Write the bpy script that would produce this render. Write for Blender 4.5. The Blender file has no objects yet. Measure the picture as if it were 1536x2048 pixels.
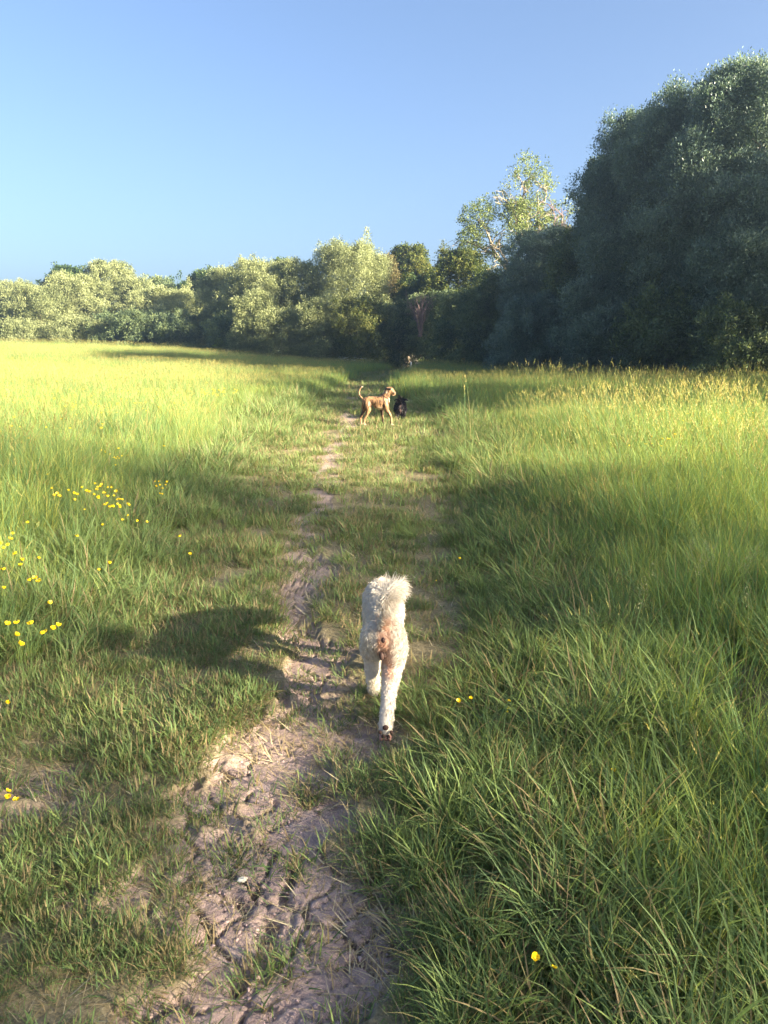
import bpy, bmesh, math, random
import numpy as np
from mathutils import Vector, Matrix, Euler

# ------------------------------------------------------------------ camera, sky, sun, exposure
sc = bpy.context.scene
col = sc.collection
R = math.radians
cam_d = bpy.data.cameras.new("camera")
cam = bpy.data.objects.new("camera", cam_d)
col.objects.link(cam)
cam_d.sensor_fit = 'VERTICAL'
cam_d.sensor_height = 36.0
cam_d.lens = 26.0
cam_d.clip_start = 0.05
cam_d.clip_end = 3000
cam.location = (0, 0, 1.5)
cam.rotation_euler = (R(90 - 12.36), 0, 0)
sc.camera = cam

SUN_AZ = 118.0      # clockwise from +Y: behind the camera, to the right
SUN_EL = 17.0
world = bpy.data.worlds.new("World")
sc.world = world
world.use_nodes = True
wn = world.node_tree.nodes
wl = world.node_tree.links
bg = wn['Background']
sky = wn.new('ShaderNodeTexSky')
sky.sky_type = 'NISHITA'
sky.sun_disc = False
sky.sun_elevation = R(SUN_EL)
sky.sun_rotation = R(SUN_AZ)
sky.air_density = 0.72
sky.dust_density = 4.2
sky.ozone_density = 2.3
wl.new(sky.outputs[0], bg.inputs[0])
bg.inputs[1].default_value = 0.0505

sun_d = bpy.data.lights.new("sun", 'SUN')
sun_d.energy = 5.0
sun_d.angle = R(0.9)
sun_d.color = (1.0, 0.855, 0.62)
sun = bpy.data.objects.new("sun", sun_d)
col.objects.link(sun)
az = R(SUN_AZ)
TO_SUN = Vector((math.sin(az) * math.cos(R(SUN_EL)), math.cos(az) * math.cos(R(SUN_EL)), math.sin(R(SUN_EL))))
sun.rotation_euler = TO_SUN.to_track_quat('Z', 'Y').to_euler()
sun.location = TO_SUN * 100

sc.view_settings.view_transform = 'Standard'
sc.view_settings.look = 'None'
sc.view_settings.gamma = 1.0
sc.view_settings.use_curve_mapping = False
sc.view_settings.exposure = 2.92
sc.render.engine = 'CYCLES'
sc.cycles.max_bounces = 5
sc.cycles.use_denoising = True
sc.cycles.diffuse_bounces = 3
sc.cycles.transmission_bounces = 3
sc.cycles.volume_bounces = 0
sc.cycles.glossy_bounces = 2

# ------------------------------------------------------------------ helpers
def tag(o, label=None, cat=None, group=None, kind=None):
    if label: o['label'] = label
    if cat: o['category'] = cat
    if group: o['group'] = group
    if kind: o['kind'] = kind
    return o

def empty(name, loc=(0, 0, 0), rz=0.0):
    o = bpy.data.objects.new(name, None)
    o.empty_display_size = 0.1
    col.objects.link(o)
    o.location = loc
    o.rotation_euler = (0, 0, rz)
    return o

def link(name, me, parent=None, mat=None, loc=(0, 0, 0)):
    o = bpy.data.objects.new(name, me)
    col.objects.link(o)
    o.location = loc
    if parent: o.parent = parent
    if mat and not me.materials: me.materials.append(mat)
    return o

def mesh_np(name, V, F, attrs=None, mats=(), mi=None, smooth=False):
    """V (n,3), F (m,k) k = 3 or 4, or a list of such arrays."""
    if not isinstance(F, list): F = [F]
    F = [np.asarray(f, dtype=np.int32) for f in F if len(f)]
    me = bpy.data.meshes.new(name)
    V = np.asarray(V, dtype=np.float32)
    me.vertices.add(len(V))
    me.vertices.foreach_set('co', V.ravel())
    nl = sum(f.size for f in F)
    me.loops.add(nl)
    me.loops.foreach_set('vertex_index', np.concatenate([f.ravel() for f in F]))
    starts, s = [], 0
    for f in F:
        starts.append(s + np.arange(len(f)) * f.shape[1])
        s += f.size
    starts = np.concatenate(starts).astype(np.int32)
    me.polygons.add(len(starts))
    me.polygons.foreach_set('loop_start', starts)
    if mi is not None: me.polygons.foreach_set('material_index', np.asarray(mi, dtype=np.int32))
    if smooth: me.polygons.foreach_set('use_smooth', np.ones(len(starts), dtype=bool))
    for k, a in (attrs or {}).items():
        a = np.asarray(a)
        if a.ndim == 2:
            at_ = me.attributes.new(k, 'FLOAT_VECTOR', 'POINT')
            at_.data.foreach_set('vector', a.astype(np.float32).ravel())
        elif a.dtype.kind == 'i':
            at_ = me.attributes.new(k, 'INT', 'POINT')
            at_.data.foreach_set('value', a.astype(np.int32))
        else:
            at_ = me.attributes.new(k, 'FLOAT', 'POINT')
            at_.data.foreach_set('value', a.astype(np.float32))
    me.update(calc_edges=True)
    for m in mats: me.materials.append(m)
    return me

def hash2(ix, iy, seed):
    h = (ix.astype(np.int64) * 374761393 + iy.astype(np.int64) * 668265263 + seed * 1442695041) & 0xFFFFFFFF
    h = ((h ^ (h >> 13)) * 1274126177) & 0xFFFFFFFF
    h = ((h ^ (h >> 16)) * 2246822519) & 0xFFFFFFFF
    return ((h ^ (h >> 15)) & 0xFFFFFF) / float(0x1000000)

def noise(x, y, s, seed=0):
    x = np.asarray(x, dtype=float) / s
    y = np.asarray(y, dtype=float) / s
    ix, iy = np.floor(x), np.floor(y)
    fx, fy = x - ix, y - iy
    fx = fx * fx * (3 - 2 * fx)
    fy = fy * fy * (3 - 2 * fy)
    a = hash2(ix, iy, seed); b = hash2(ix + 1, iy, seed)
    c = hash2(ix, iy + 1, seed); d = hash2(ix + 1, iy + 1, seed)
    return (a * (1 - fx) + b * fx) * (1 - fy) + (c * (1 - fx) + d * fx) * fy

def fbm(x, y, s, seed=0, n=3):
    v, w, t = 0, 1.0, 0
    for k in range(n):
        v = v + w * noise(x, y, s / 2 ** k, seed + 17 * k)
        t += w
        w *= 0.5
    return v / t

def cracks(x, y, s, seed):
    """distance to the nearest cell border of a jittered grid, in metres"""
    x = np.asarray(x) / s
    y = np.asarray(y) / s
    ix, iy = np.floor(x), np.floor(y)
    f1 = np.full(x.shape, 9.0); f2 = np.full(x.shape, 9.0)
    for dx in (-1, 0, 1):
        for dy in (-1, 0, 1):
            px_ = ix + dx + hash2(ix + dx, iy + dy, seed)
            py_ = iy + dy + hash2(ix + dx, iy + dy, seed + 5)
            d = np.hypot(px_ - x, py_ - y)
            m = d < f1
            f2 = np.where(m, f1, np.minimum(f2, d))
            f1 = np.where(m, d, f1)
    return (f2 - f1) * s

def sstep(a, b, x):
    t = np.clip((np.asarray(x, dtype=float) - a) / (b - a), 0, 1)
    return t * t * (3 - 2 * t)

# path geometry in metres: soil line, short-grass strip edges
_py = np.array([-3, 1.0, 1.4, 1.7, 2.1, 2.6, 3.1, 3.9, 5.8, 8.0, 11.3, 15.7, 20, 30, 46, 60, 75.])
_sx = np.array([-.2, -.28, -.29, -.30, -.32, -.32, -.36, -.45, -.58, -.70, -.79, -.77, -.9, -.9, -.2, 1.9, 3.0])
_sw = np.array([.2, .22, .25, .31, .34, .26, .20, .17, .15, .14, .15, .14, .10, .10, .12, .2, .2])
_lx = np.array([-1.9, -1.6, -1.5, -1.5, -1.5, -1.5, -1.45, -1.4, -1.7, -1.95, -1.75, -1.9, -1.95, -2.0, -1.4, .9, 2.0])
_rx = np.array([.1, .15, .20, .20, .20, .28, .44, .58, .72, .86, 1.05, 1.2, 1.0, .5, 1.3, 3.3, 4.2])
def soil_x(y): return np.interp(y, _py, _sx)
def path_l(y): return np.interp(y, _py, _lx)
def path_r(y): return np.interp(y, _py, _rx)

def terrain(x, y):
    x = np.asarray(x, dtype=float); y = np.asarray(y, dtype=float)
    a = np.maximum(0, -x - 3)
    t = 1.8 * (1 - np.exp(-a / 14)) * sstep(12, 75, y)
    t = t + 0.10 * (fbm(x, y, 5.0, 3) - .5) * sstep(3, 9, np.hypot(x, y)) * sstep(0.2, 2.0, np.abs(x - soil_x(y)))
    return t

def soil(x, y):
    x = np.asarray(x, dtype=float); y = np.asarray(y, dtype=float)
    w = np.interp(y, _py, _sw)
    xx = x + .34 * (fbm(x, y, .5, 41) - .5)
    d = np.abs(xx - soil_x(y)) / w
    n = fbm(x, y, .34, 11, 3)
    fine = noise(x, y, .045, 13)
    core = sstep(1.15, .75, d + (n - .5) * 2.3 + (fine - .5) * .5 + .1 * sstep(2.6, 4.0, y)) * (1 - .12 * sstep(3, 6, y))
    inside = sstep(0, .35, x - path_l(y)) * sstep(0, .3, path_r(y) - x)
    patch = sstep(.60, .68, fbm(x * .8 + .15 * noise(x, y, .2, 29), y, .45, 23, 4) + .12 * (fine - .5)) * inside * sstep(6, 3, y)
    return np.clip(np.maximum(core, patch * .85), 0, 1)

def ground_z(x, y):
    x = np.asarray(x, dtype=float); y = np.asarray(y, dtype=float)
    z = terrain(x, y)
    s = soil(x, y)
    near = sstep(9, 5, y)
    z = z - .03 * s * near + .03 * (fbm(x, y, .22, 61, 3) - .5) * near * (1 - .92 * s)
    return z

# ------------------------------------------------------------------ materials
def new_mat(name):
    m = bpy.data.materials.new(name)
    m.use_nodes = True
    nt = m.node_tree
    nt.nodes.clear()
    out = nt.nodes.new('ShaderNodeOutputMaterial')
    return m, nt, nt.nodes, nt.links, out

def simple_mat(name, rgb, rough=.7, noise_scale=None, rgb2=None, bump=0.0):
    m, nt, N, L, out = new_mat(name)
    p = N.new('ShaderNodeBsdfPrincipled')
    p.inputs['Roughness'].default_value = rough
    p.inputs['Specular IOR Level'].default_value = .25
    p.inputs['Base Color'].default_value = (*rgb, 1)
    if noise_scale:
        tc = N.new('ShaderNodeTexCoord')
        n = N.new('ShaderNodeTexNoise')
        n.inputs['Scale'].default_value = noise_scale
        n.inputs['Detail'].default_value = 5
        L.new(tc.outputs['Object'], n.inputs['Vector'])
        r = N.new('ShaderNodeMix'); r.data_type = 'RGBA'
        r.inputs[6].default_value = (*rgb, 1)
        r.inputs[7].default_value = (*(rgb2 or rgb), 1)
        L.new(n.outputs[0], r.inputs[0])
        L.new(r.outputs[2], p.inputs['Base Color'])
        if bump:
            b = N.new('ShaderNodeBump'); b.inputs['Strength'].default_value = bump
            b.inputs['Distance'].default_value = .02
            L.new(n.outputs[0], b.inputs['Height']); L.new(b.outputs[0], p.inputs['Normal'])
    L.new(p.outputs[0], out.inputs[0])
    return m

def leaf_mat(name, stops, trans=.3, rough=.5, spec=.3, patch=0.0, patch_scale=.5, patch_rgb=(1, 1, 1), rnd=.25, hue_patch=None):
    """stops: colours along the per-blade 'tint' attribute; world-position noise and per-instance noise vary it"""
    m, nt, N, L, out = new_mat(name)
    at = N.new('ShaderNodeAttribute'); at.attribute_name = 'tint'
    oi = N.new('ShaderNodeObjectInfo')
    ad = N.new('ShaderNodeMath'); ad.operation = 'MULTIPLY_ADD'
    ad.inputs[1].default_value = rnd
    L.new(oi.outputs['Random'], ad.inputs[0])
    L.new(at.outputs['Fac'], ad.inputs[2])
    sb = N.new('ShaderNodeMath'); sb.operation = 'SUBTRACT'; sb.inputs[1].default_value = rnd / 2
    L.new(ad.outputs[0], sb.inputs[0])
    src = sb
    ge = N.new('ShaderNodeNewGeometry')
    if patch:
        n = N.new('ShaderNodeTexNoise'); n.inputs['Scale'].default_value = patch_scale; n.inputs['Detail'].default_value = 3
        L.new(ge.outputs['Position'], n.inputs['Vector'])
        ma = N.new('ShaderNodeMath'); ma.operation = 'MULTIPLY_ADD'; ma.inputs[1].default_value = patch; ma.inputs[2].default_value = -patch / 2
        L.new(n.outputs[0], ma.inputs[0])
        a2 = N.new('ShaderNodeMath'); a2.operation = 'ADD'; a2.use_clamp = True
        L.new(src.outputs[0], a2.inputs[0]); L.new(ma.outputs[0], a2.inputs[1])
        src = a2
    cr = N.new('ShaderNodeValToRGB')
    el = cr.color_ramp.elements
    el[0].position, el[0].color = stops[0][0], (*stops[0][1], 1)
    el[1].position, el[1].color = stops[-1][0], (*stops[-1][1], 1)
    for p_, c_ in stops[1:-1]:
        e = el.new(p_); e.color = (*c_, 1)
    L.new(src.outputs[0], cr.inputs[0])
    p = N.new('ShaderNodeBsdfPrincipled')
    p.inputs['Roughness'].default_value = rough
    p.inputs['Specular IOR Level'].default_value = spec
    L.new(cr.outputs[0], p.inputs['Base Color'])
    t = N.new('ShaderNodeBsdfTranslucent')
    hv = N.new('ShaderNodeMix'); hv.data_type = 'RGBA'; hv.blend_type = 'MULTIPLY'; hv.inputs[0].default_value = 1
    hv.inputs[7].default_value = (1.2, 1.2, .7, 1)
    L.new(cr.outputs[0], hv.inputs[6]); L.new(hv.outputs[2], t.inputs[0])
    mx = N.new('ShaderNodeMixShader'); mx.inputs[0].default_value = trans
    L.new(p.outputs[0], mx.inputs[1]); L.new(t.outputs[0], mx.inputs[2])
    L.new(mx.outputs[0], out.inputs[0])
    return m

M = {}
# grass blades: straw at the low end, deep green, mid green, yellow green at the top end
M['turf'] = leaf_mat('turf_blades', [(0, (.28, .215, .12)), (.16, (.21, .185, .085)), (.3, (.105, .165, .07)), (.6, (.15, .22, .08)), (1, (.22, .28, .085))], trans=.38, patch=.7, patch_scale=1.3, spec=.15, rough=.6)
M['meadow'] = leaf_mat('meadow_blades', [(0, (.30, .24, .11)), (.08, (.22, .22, .09)), (.14, (.12, .21, .09)), (.42, (.17, .275, .10)), (.74, (.25, .325, .09)), (1, (.36, .36, .085))], trans=.42, patch=.8, patch_scale=.45, spec=.15, rough=.6)
M['seed'] = leaf_mat('seed_heads', [(0, (.33, .27, .10)), (.5, (.38, .33, .12)), (1, (.27, .29, .09))], trans=.35, spec=.15, rnd=.5)
M['straw'] = leaf_mat('dry_straw', [(0, (.24, .18, .09)), (.6, (.40, .33, .19)), (1, (.50, .43, .28))], trans=.15, spec=.2)

def crown_mat(name, lo, mid, hi, trans=.28, spec=.16, rough=.55):
    return leaf_mat(name, [(0, lo), (.5, mid), (1, hi)], trans=trans, spec=spec, rough=rough, rnd=.12, patch=.35, patch_scale=.35)
M['pale'] = crown_mat('pale_willow_leaves', (.12, .145, .07), (.205, .235, .11), (.30, .33, .165))
M['mid'] = crown_mat('mid_green_leaves', (.06, .09, .05), (.11, .15, .075), (.18, .22, .10))
M['dark'] = crown_mat('dark_green_leaves', (.025, .05, .018), (.045, .08, .025), (.08, .115, .035))
M['oak'] = crown_mat('oak_leaves', (.035, .055, .015), (.07, .095, .022), (.14, .145, .035))
M['gold'] = crown_mat('golden_leaves', (.07, .095, .03), (.13, .155, .05), (.21, .215, .07))
M['brown'] = crown_mat('brownish_leaves', (.08, .07, .035), (.13, .115, .05), (.19, .16, .07))
M['deep'] = crown_mat('deep_willow_leaves', (.065, .105, .09), (.12, .18, .145), (.22, .29, .22), spec=.45, rough=.4)
M['bright'] = crown_mat('bright_leaves', (.10, .16, .03), (.16, .24, .04), (.22, .30, .06))
M['open'] = crown_mat('open_crown_leaves', (.09, .125, .045), (.17, .215, .08), (.27, .31, .12))
M['bark'] = simple_mat('bark', (.12, .095, .07), .85, 9, (.24, .20, .15), .6)
M['pale_bark'] = simple_mat('pale_bark', (.20, .165, .125), .8, 7, (.34, .295, .23), .5)
M['dead'] = simple_mat('dead_twigs', (.12, .085, .08), .85, 12, (.22, .16, .145), .3)

# ground: clay soil where the 'soil' attribute says so, thatch elsewhere
def ground_material():
    m, nt, N, L, out = new_mat('meadow_ground')
    ge = N.new('ShaderNodeNewGeometry')
    at = N.new('ShaderNodeAttribute'); at.attribute_name = 'soil'
    def nz(scale, detail=5, rough=.6):
        n = N.new('ShaderNodeTexNoise'); n.inputs['Scale'].default_value = scale
        n.inputs['Detail'].default_value = detail; n.inputs['Roughness'].default_value = rough
        L.new(ge.outputs['Position'], n.inputs['Vector']); return n
    def ramp(src, stops):
        cr = N.new('ShaderNodeValToRGB'); el = cr.color_ramp.elements
        el[0].position, el[0].color = stops[0][0], (*stops[0][1], 1)
        el[1].position, el[1].color = stops[-1][0], (*stops[-1][1], 1)
        for p_, c_ in stops[1:-1]:
            e = el.new(p_); e.color = (*c_, 1)
        L.new(src, cr.inputs[0]); return cr
    n1 = nz(7, 8, .65); n2 = nz(60, 6, .7); n3 = nz(2.0, 4)
    clay = ramp(n1.outputs[0], [(.25, (.225, .16, .145)), (.5, (.34, .25, .225)), (.75, (.45, .34, .30))])
    thatch = ramp(n2.outputs[0], [(.3, (.11, .095, .05)), (.5, (.21, .175, .10)), (.75, (.34, .285, .17))])
    # fragments of dry litter on the clay
    lit = ramp(n2.outputs[0], [(.50, (0, 0, 0)), (.64, (1, 1, 1))])
    mx0 = N.new('ShaderNodeMix'); mx0.data_type = 'RGBA'
    ml = N.new('ShaderNodeMath'); ml.operation = 'MULTIPLY'; ml.inputs[1].default_value = .5
    L.new(lit.outputs[0], ml.inputs[0]); L.new(ml.outputs[0], mx0.inputs[0])
    L.new(clay.outputs[0], mx0.inputs[6]); mx0.inputs[7].default_value = (.44, .35, .26, 1)
    mx = N.new('ShaderNodeMix'); mx.data_type = 'RGBA'
    L.new(at.outputs['Fac'], mx.inputs[0]); L.new(thatch.outputs[0], mx.inputs[6]); L.new(mx0.outputs[2], mx.inputs[7])
    p = N.new('ShaderNodeBsdfPrincipled'); p.inputs['Roughness'].default_value = .9
    p.inputs['Specular IOR Level'].default_value = .15
    L.new(mx.outputs[2], p.inputs['Base Color'])
    vo = N.new('ShaderNodeTexVoronoi'); vo.feature = 'DISTANCE_TO_EDGE'; vo.inputs['Scale'].default_value = 24
    wv = N.new('ShaderNodeMix'); wv.data_type = 'RGBA'; wv.inputs[0].default_value = .06
    L.new(ge.outputs['Position'], wv.inputs[6]); L.new(n1.outputs[1], wv.inputs[7]); L.new(wv.outputs[2], vo.inputs['Vector'])
    vr = ramp(vo.outputs['Distance'], [(0, (0, 0, 0)), (.07, (1, 1, 1))])
    b1 = N.new('ShaderNodeBump'); b1.inputs['Strength'].default_value = .35; b1.inputs['Distance'].default_value = .006
    L.new(vr.outputs[0], b1.inputs['Height'])
    b2 = N.new('ShaderNodeBump'); b2.inputs['Strength'].default_value = 1.0; b2.inputs['Distance'].default_value = .010
    L.new(n2.outputs[0], b2.inputs['Height']); L.new(b1.outputs[0], b2.inputs['Normal'])
    L.new(b2.outputs[0], p.inputs['Normal'])
    L.new(p.outputs[0], out.inputs[0])
    return m
M['ground'] = ground_material()

# ------------------------------------------------------------------ ground
def grow(start, step, ratio, end):
    a, s = [start], step
    while a[-1] < end:
        s *= ratio
        a.append(a[-1] + s)
    return a[1:]
def make_ground():
    fine = list(np.arange(-1.15, .70, .0085))
    xs = [-v for v in grow(1.15, .0085, 1.13, 700)][::-1] + fine + grow(fine[-1], .0085, 1.13, 700)
    fy = list(np.arange(1.15, 3.3, .0085))
    ys = [1.15 - v for v in grow(0, .0085, 1.2, 300)][::-1] + fy + grow(fy[-1], .0085, 1.045, 1200)
    X, Y = np.meshgrid(np.array(xs), np.array(ys))
    Z = ground_z(X, Y)
    S = soil(X, Y)
    near = sstep(7, 4, Y) * S
    wx = X + .035 * (fbm(X, Y, .08, 71, 3) - .5) * 2
    wy = Y + .035 * (fbm(X, Y, .11, 83, 3) - .5) * 2
    big = cracks(wx, wy, .16, 7)
    sel = sstep(.36, .54, fbm(X, Y, .30, 97, 2))
    wid = .006 + .011 * sel * noise(X, Y, .12, 98)
    Z -= near * (.002 + .028 * sel) * sstep(wid, wid * .5, big)
    small = cracks(wx + .02 * noise(X, Y, .03, 77), wy, .062, 9)
    sel2 = sstep(.46, .64, fbm(X, Y, .22, 131, 2))
    Z -= near * .010 * sel2 * sstep(.0085, .002, small)
    # clods: each dried plate tilts a little
    Z += near * .003 * (noise(wx, wy, .06, 140) - .5) + near * .0045 * (noise(X, Y, .02, 150) - .5)
    # trodden hollow where the clay has broken away
    for hx, hy, hr in ((-.30, 1.62, .05), (-.31, 1.72, .035), (-.27, 2.30, .035), (-.02, 1.9, .03), (-.36, 1.54, .03)):
        d = np.hypot((X - hx) * 1.6, Y - hy) / hr
        Z -= .045 * np.exp(-d ** 2) * (.5 + noise(X, Y, .02, 160))
    ny, nx = X.shape
    idx = np.arange(nx * ny).reshape(ny, nx)
    F = np.stack([idx[:-1, :-1], idx[:-1, 1:], idx[1:, 1:], idx[1:, :-1]], -1).reshape(-1, 4)
    V = np.stack([X, Y, Z], -1).reshape(-1, 3)
    me = mesh_np('meadow_ground', V, F, {'soil': S.ravel()}, [M['ground']], smooth=True)
    o = link('ground', me)
    tag(o, 'meadow ground with a worn cracked clay path down the middle', 'ground', kind='structure')
make_ground()

# ------------------------------------------------------------------ grass (stuff): tufts of real blades, scattered on points
def blades(n, rad, L0, L1, w, lean0, lean1, curl, rng, tlo, thi, segs=3, dry=.08, out_bias=0.5):
    """n curved tapering blades in a disc of radius rad; returns V, F, tint"""
    r = rad * np.sqrt(rng.random(n)); a = rng.random(n) * 2 * np.pi
    bx, by = r * np.cos(a), r * np.sin(a)
    az_ = np.where(rng.random(n) < out_bias, a + rng.normal(0, .7, n), rng.random(n) * 2 * np.pi)
    L = L0 + (L1 - L0) * rng.random(n) ** .8
    lean = lean0 + (lean1 - lean0) * rng.random(n)
    cu = curl * (.3 + rng.random(n) * 1.2)
    V = []
    px_, py_, pz = bx.copy(), by.copy(), np.full(n, -.012)
    wx, wy = -np.sin(az_), np.cos(az_)
    tw = rng.normal(0, .5, n)
    ww = w * (.45 + 1.1 * rng.random(n) ** 1.3)
    kink = np.where(rng.random(n) < .13, rng.uniform(.6, 1.5, n), 0)
    prof = {2: [1, .8, 0], 3: [.75, 1, .7, 0], 4: [.7, 1, .9, .55, 0]}[segs]
    for k in range(segs + 1):
        h = ww * prof[k] * .5
        c, s = np.cos(az_ + np.pi / 2 + tw * k / segs), np.sin(az_ + np.pi / 2 + tw * k / segs)
        V.append(np.stack([px_ + c * h, py_ + s * h, pz], -1))
        if k < segs: V.append(np.stack([px_ - c * h, py_ - s * h, pz], -1))
        th = lean + cu * ((k + .5) / segs) ** 1.4 + (kink if k >= 2 else 0)
        st = L / segs
        px_ = px_ + np.cos(az_) * np.sin(th) * st
        py_ = py_ + np.sin(az_) * np.sin(th) * st
        pz = pz + np.cos(th) * st
    nv = 2 * segs + 1
    V = np.stack(V, 1).reshape(-1, 3)
    b = np.arange(n)[:, None] * nv
    Q = np.concatenate([b + np.array([[2 * k, 2 * k + 1, 2 * k + 3, 2 * k + 2]]) for k in range(segs - 1)])
    T_ = b + np.array([[2 * segs - 2, 2 * segs - 1, 2 * segs]])
    ti = tlo + (thi - tlo) * rng.random(n)
    ti = np.where(rng.random(n) < dry, rng.random(n) * .12, ti)
    return V, Q, T_, np.repeat(ti, nv)

def seed_stalks(n, rad, L0, L1, w, rng, head=.10, lean=.25, nod=.5):
    """thin culms ending in a slim flower head made of small spikelets"""
    Vs, Qs, Ts, tint, mi = [], [], [], [], []
    off = 0
    for i in range(n):
        r = rad * math.sqrt(rng.random()); a = rng.random() * 6.283
        p = np.array([r * math.cos(a), r * math.sin(a), -.01])
        az_ = rng.random() * 6.283
        L = L0 + (L1 - L0) * rng.random()
        th = lean * rng.random()
        pts = [p.copy()]
        for k in range(4):
            th += nod * rng.random() * .25 * (k + 1) / 2
            p = p + L / 4 * np.array([math.cos(az_) * math.sin(th), math.sin(az_) * math.sin(th), math.cos(th)])
            pts.append(p.copy())
        ca, sa = math.cos(az_ + 1.57), math.sin(az_ + 1.57)
        v = []
        for k, q in enumerate(pts):
            h = w * (1 - .12 * k) * .5
            v += [q + [ca * h, sa * h, 0], q - [ca * h, sa * h, 0]]
        Vs.append(np.array(v)); 
        Qs.append(off + np.array([[2 * k, 2 * k + 1, 2 * k + 3, 2 * k + 2] for k in range(4)]))
        mi += [0] * 4
        tint += [.10 + .25 * rng.random()] * len(v)
        off += len(v)
        d = pts[-1] - pts[-2]; d = d / np.linalg.norm(d)
        hl = head * (.7 + .6 * rng.random())
        ns = 9
        ht = rng.random()
        for k in range(ns):
            f = k / ns
            c0 = pts[-1] + d * (f - .35) * hl
            a2 = rng.random() * 6.283
            o = np.array([math.cos(a2), math.sin(a2), .6]) 
            sp = hl * .22 * (1 - .5 * f)
            tip = c0 + d * sp * 1.1 + o * sp * .35
            sd = np.array([-math.sin(a2), math.cos(a2), 0]) * sp * .17
            mid_ = (c0 + tip) / 2
            Vs.append(np.array([c0, mid_ + sd, tip, mid_ - sd]))
            Qs.append(np.array([[off, off + 1, off + 2, off + 3]])); mi += [1]
            tint += [ht] * 4
            off += 4
    return np.concatenate(Vs), np.concatenate(Qs), np.array(tint), mi

hidden = bpy.data.collections.new("tuft_library")
def tuft(i, parts, mats):
    V, Q, T_, ti, miq, mit = [], [], [], [], [], []
    off = 0
    for p in parts:
        if len(p) == 4 and isinstance(p[3], list):      # stalks
            v, q, t, m_ = p
            V.append(v); Q.append(q + off); ti.append(t); miq += m_
        else:
            v, q, t3, t = p
            V.append(v); Q.append(q + off); T_.append(t3 + off); ti.append(t); miq += [0] * len(q); mit += [0] * len(t3)
        off += len(v)
    F = [np.concatenate(Q)] + ([np.concatenate(T_)] if T_ else [])
    me = mesh_np('grass_tuft', np.concatenate(V), F, {'tint': np.concatenate(ti)}, mats, mi=miq + mit)
    o = bpy.data.objects.new('grass_tuft_%02d' % i, me)
    hidden.objects.link(o)
    return o

rg = np.random.default_rng(5)
GM = [M['meadow'], M['seed']]
TM = [M['turf'], M['seed']]
ti_ = 0
# 0-3 short turf
for k in range(4):
    tuft(ti_, [blades(70, .075, .03, .085, .0032, .15, 1.1, .9, rg, .2, .9, 3, dry=.30)], TM); ti_ += 1
# 4-7 middle-height, arching
for k in range(4):
    tuft(ti_, [blades(80, .07, .09, .26, .0042, .1, .8, 1.1, rg, .2, .95, 4, dry=.10)], TM); ti_ += 1
# 8-11 tall meadow, leafy
for k in range(4):
    tuft(ti_, [blades(60, .11, .25, .62, .0050, .03, .45, .75, rg, .2, 1, 4, dry=.09)] + ([seed_stalks(1, .1, .5, .72, .0022, rg, .07)] if k % 2 else []), GM); ti_ += 1
# 12-15 tall meadow with many flowering stalks
for k in range(4):
    tuft(ti_, [blades(42, .13, .25, .60, .0048, .03, .4, .6, rg, .25, 1, 4, dry=.1), seed_stalks(6, .14, .5, .82, .0022, rg, .08)], GM); ti_ += 1
# 16-19 broad tufts for the far meadow
for k in range(4):
    tuft(ti_, [blades(110, .42, .25, .60, .011, .03, .4, .5, rg, .25, 1, 3, dry=.08), seed_stalks(13, .42, .5, .78, .005, rg, .09)], GM); ti_ += 1
# 20-21 dry flattened straw tufts
for k in range(2):
    tuft(ti_, [blades(26, .08, .03, .10, .0024, 1.0, 1.5, .25, rg, 0, 1, 2, dry=0)], [M['straw'], M['seed']]); ti_ += 1

def scatter_tree():
    g = bpy.data.node_groups.new("scatter_tufts", 'GeometryNodeTree')
    g.interface.new_socket("Geometry", in_out='INPUT', socket_type='NodeSocketGeometry')
    g.interface.new_socket("Geometry", in_out='OUTPUT', socket_type='NodeSocketGeometry')
    N, L = g.nodes, g.links
    gi = N.new('NodeGroupInput'); go = N.new('NodeGroupOutput')
    ci = N.new('GeometryNodeCollectionInfo')
    ci.inputs['Collection'].default_value = hidden
    ci.inputs['Separate Children'].default_value = True
    ci.inputs['Reset Children'].default_value = True
    ip = N.new('GeometryNodeInstanceOnPoints')
    def na(name, t):
        n = N.new('GeometryNodeInputNamedAttribute'); n.data_type = t; n.inputs[0].default_value = name
        return n.outputs[0]
    L.new(gi.outputs[0], ip.inputs['Points'])
    L.new(ci.outputs[0], ip.inputs['Instance'])
    ip.inputs['Pick Instance'].default_value = True
    L.new(na('idx', 'INT'), ip.inputs['Instance Index'])
    L.new(na('rot', 'FLOAT_VECTOR'), ip.inputs['Rotation'])
    L.new(na('scl', 'FLOAT_VECTOR'), ip.inputs['Scale'])
    L.new(ip.outputs[0], go.inputs[0])
    return g
GN = scatter_tree()

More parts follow.
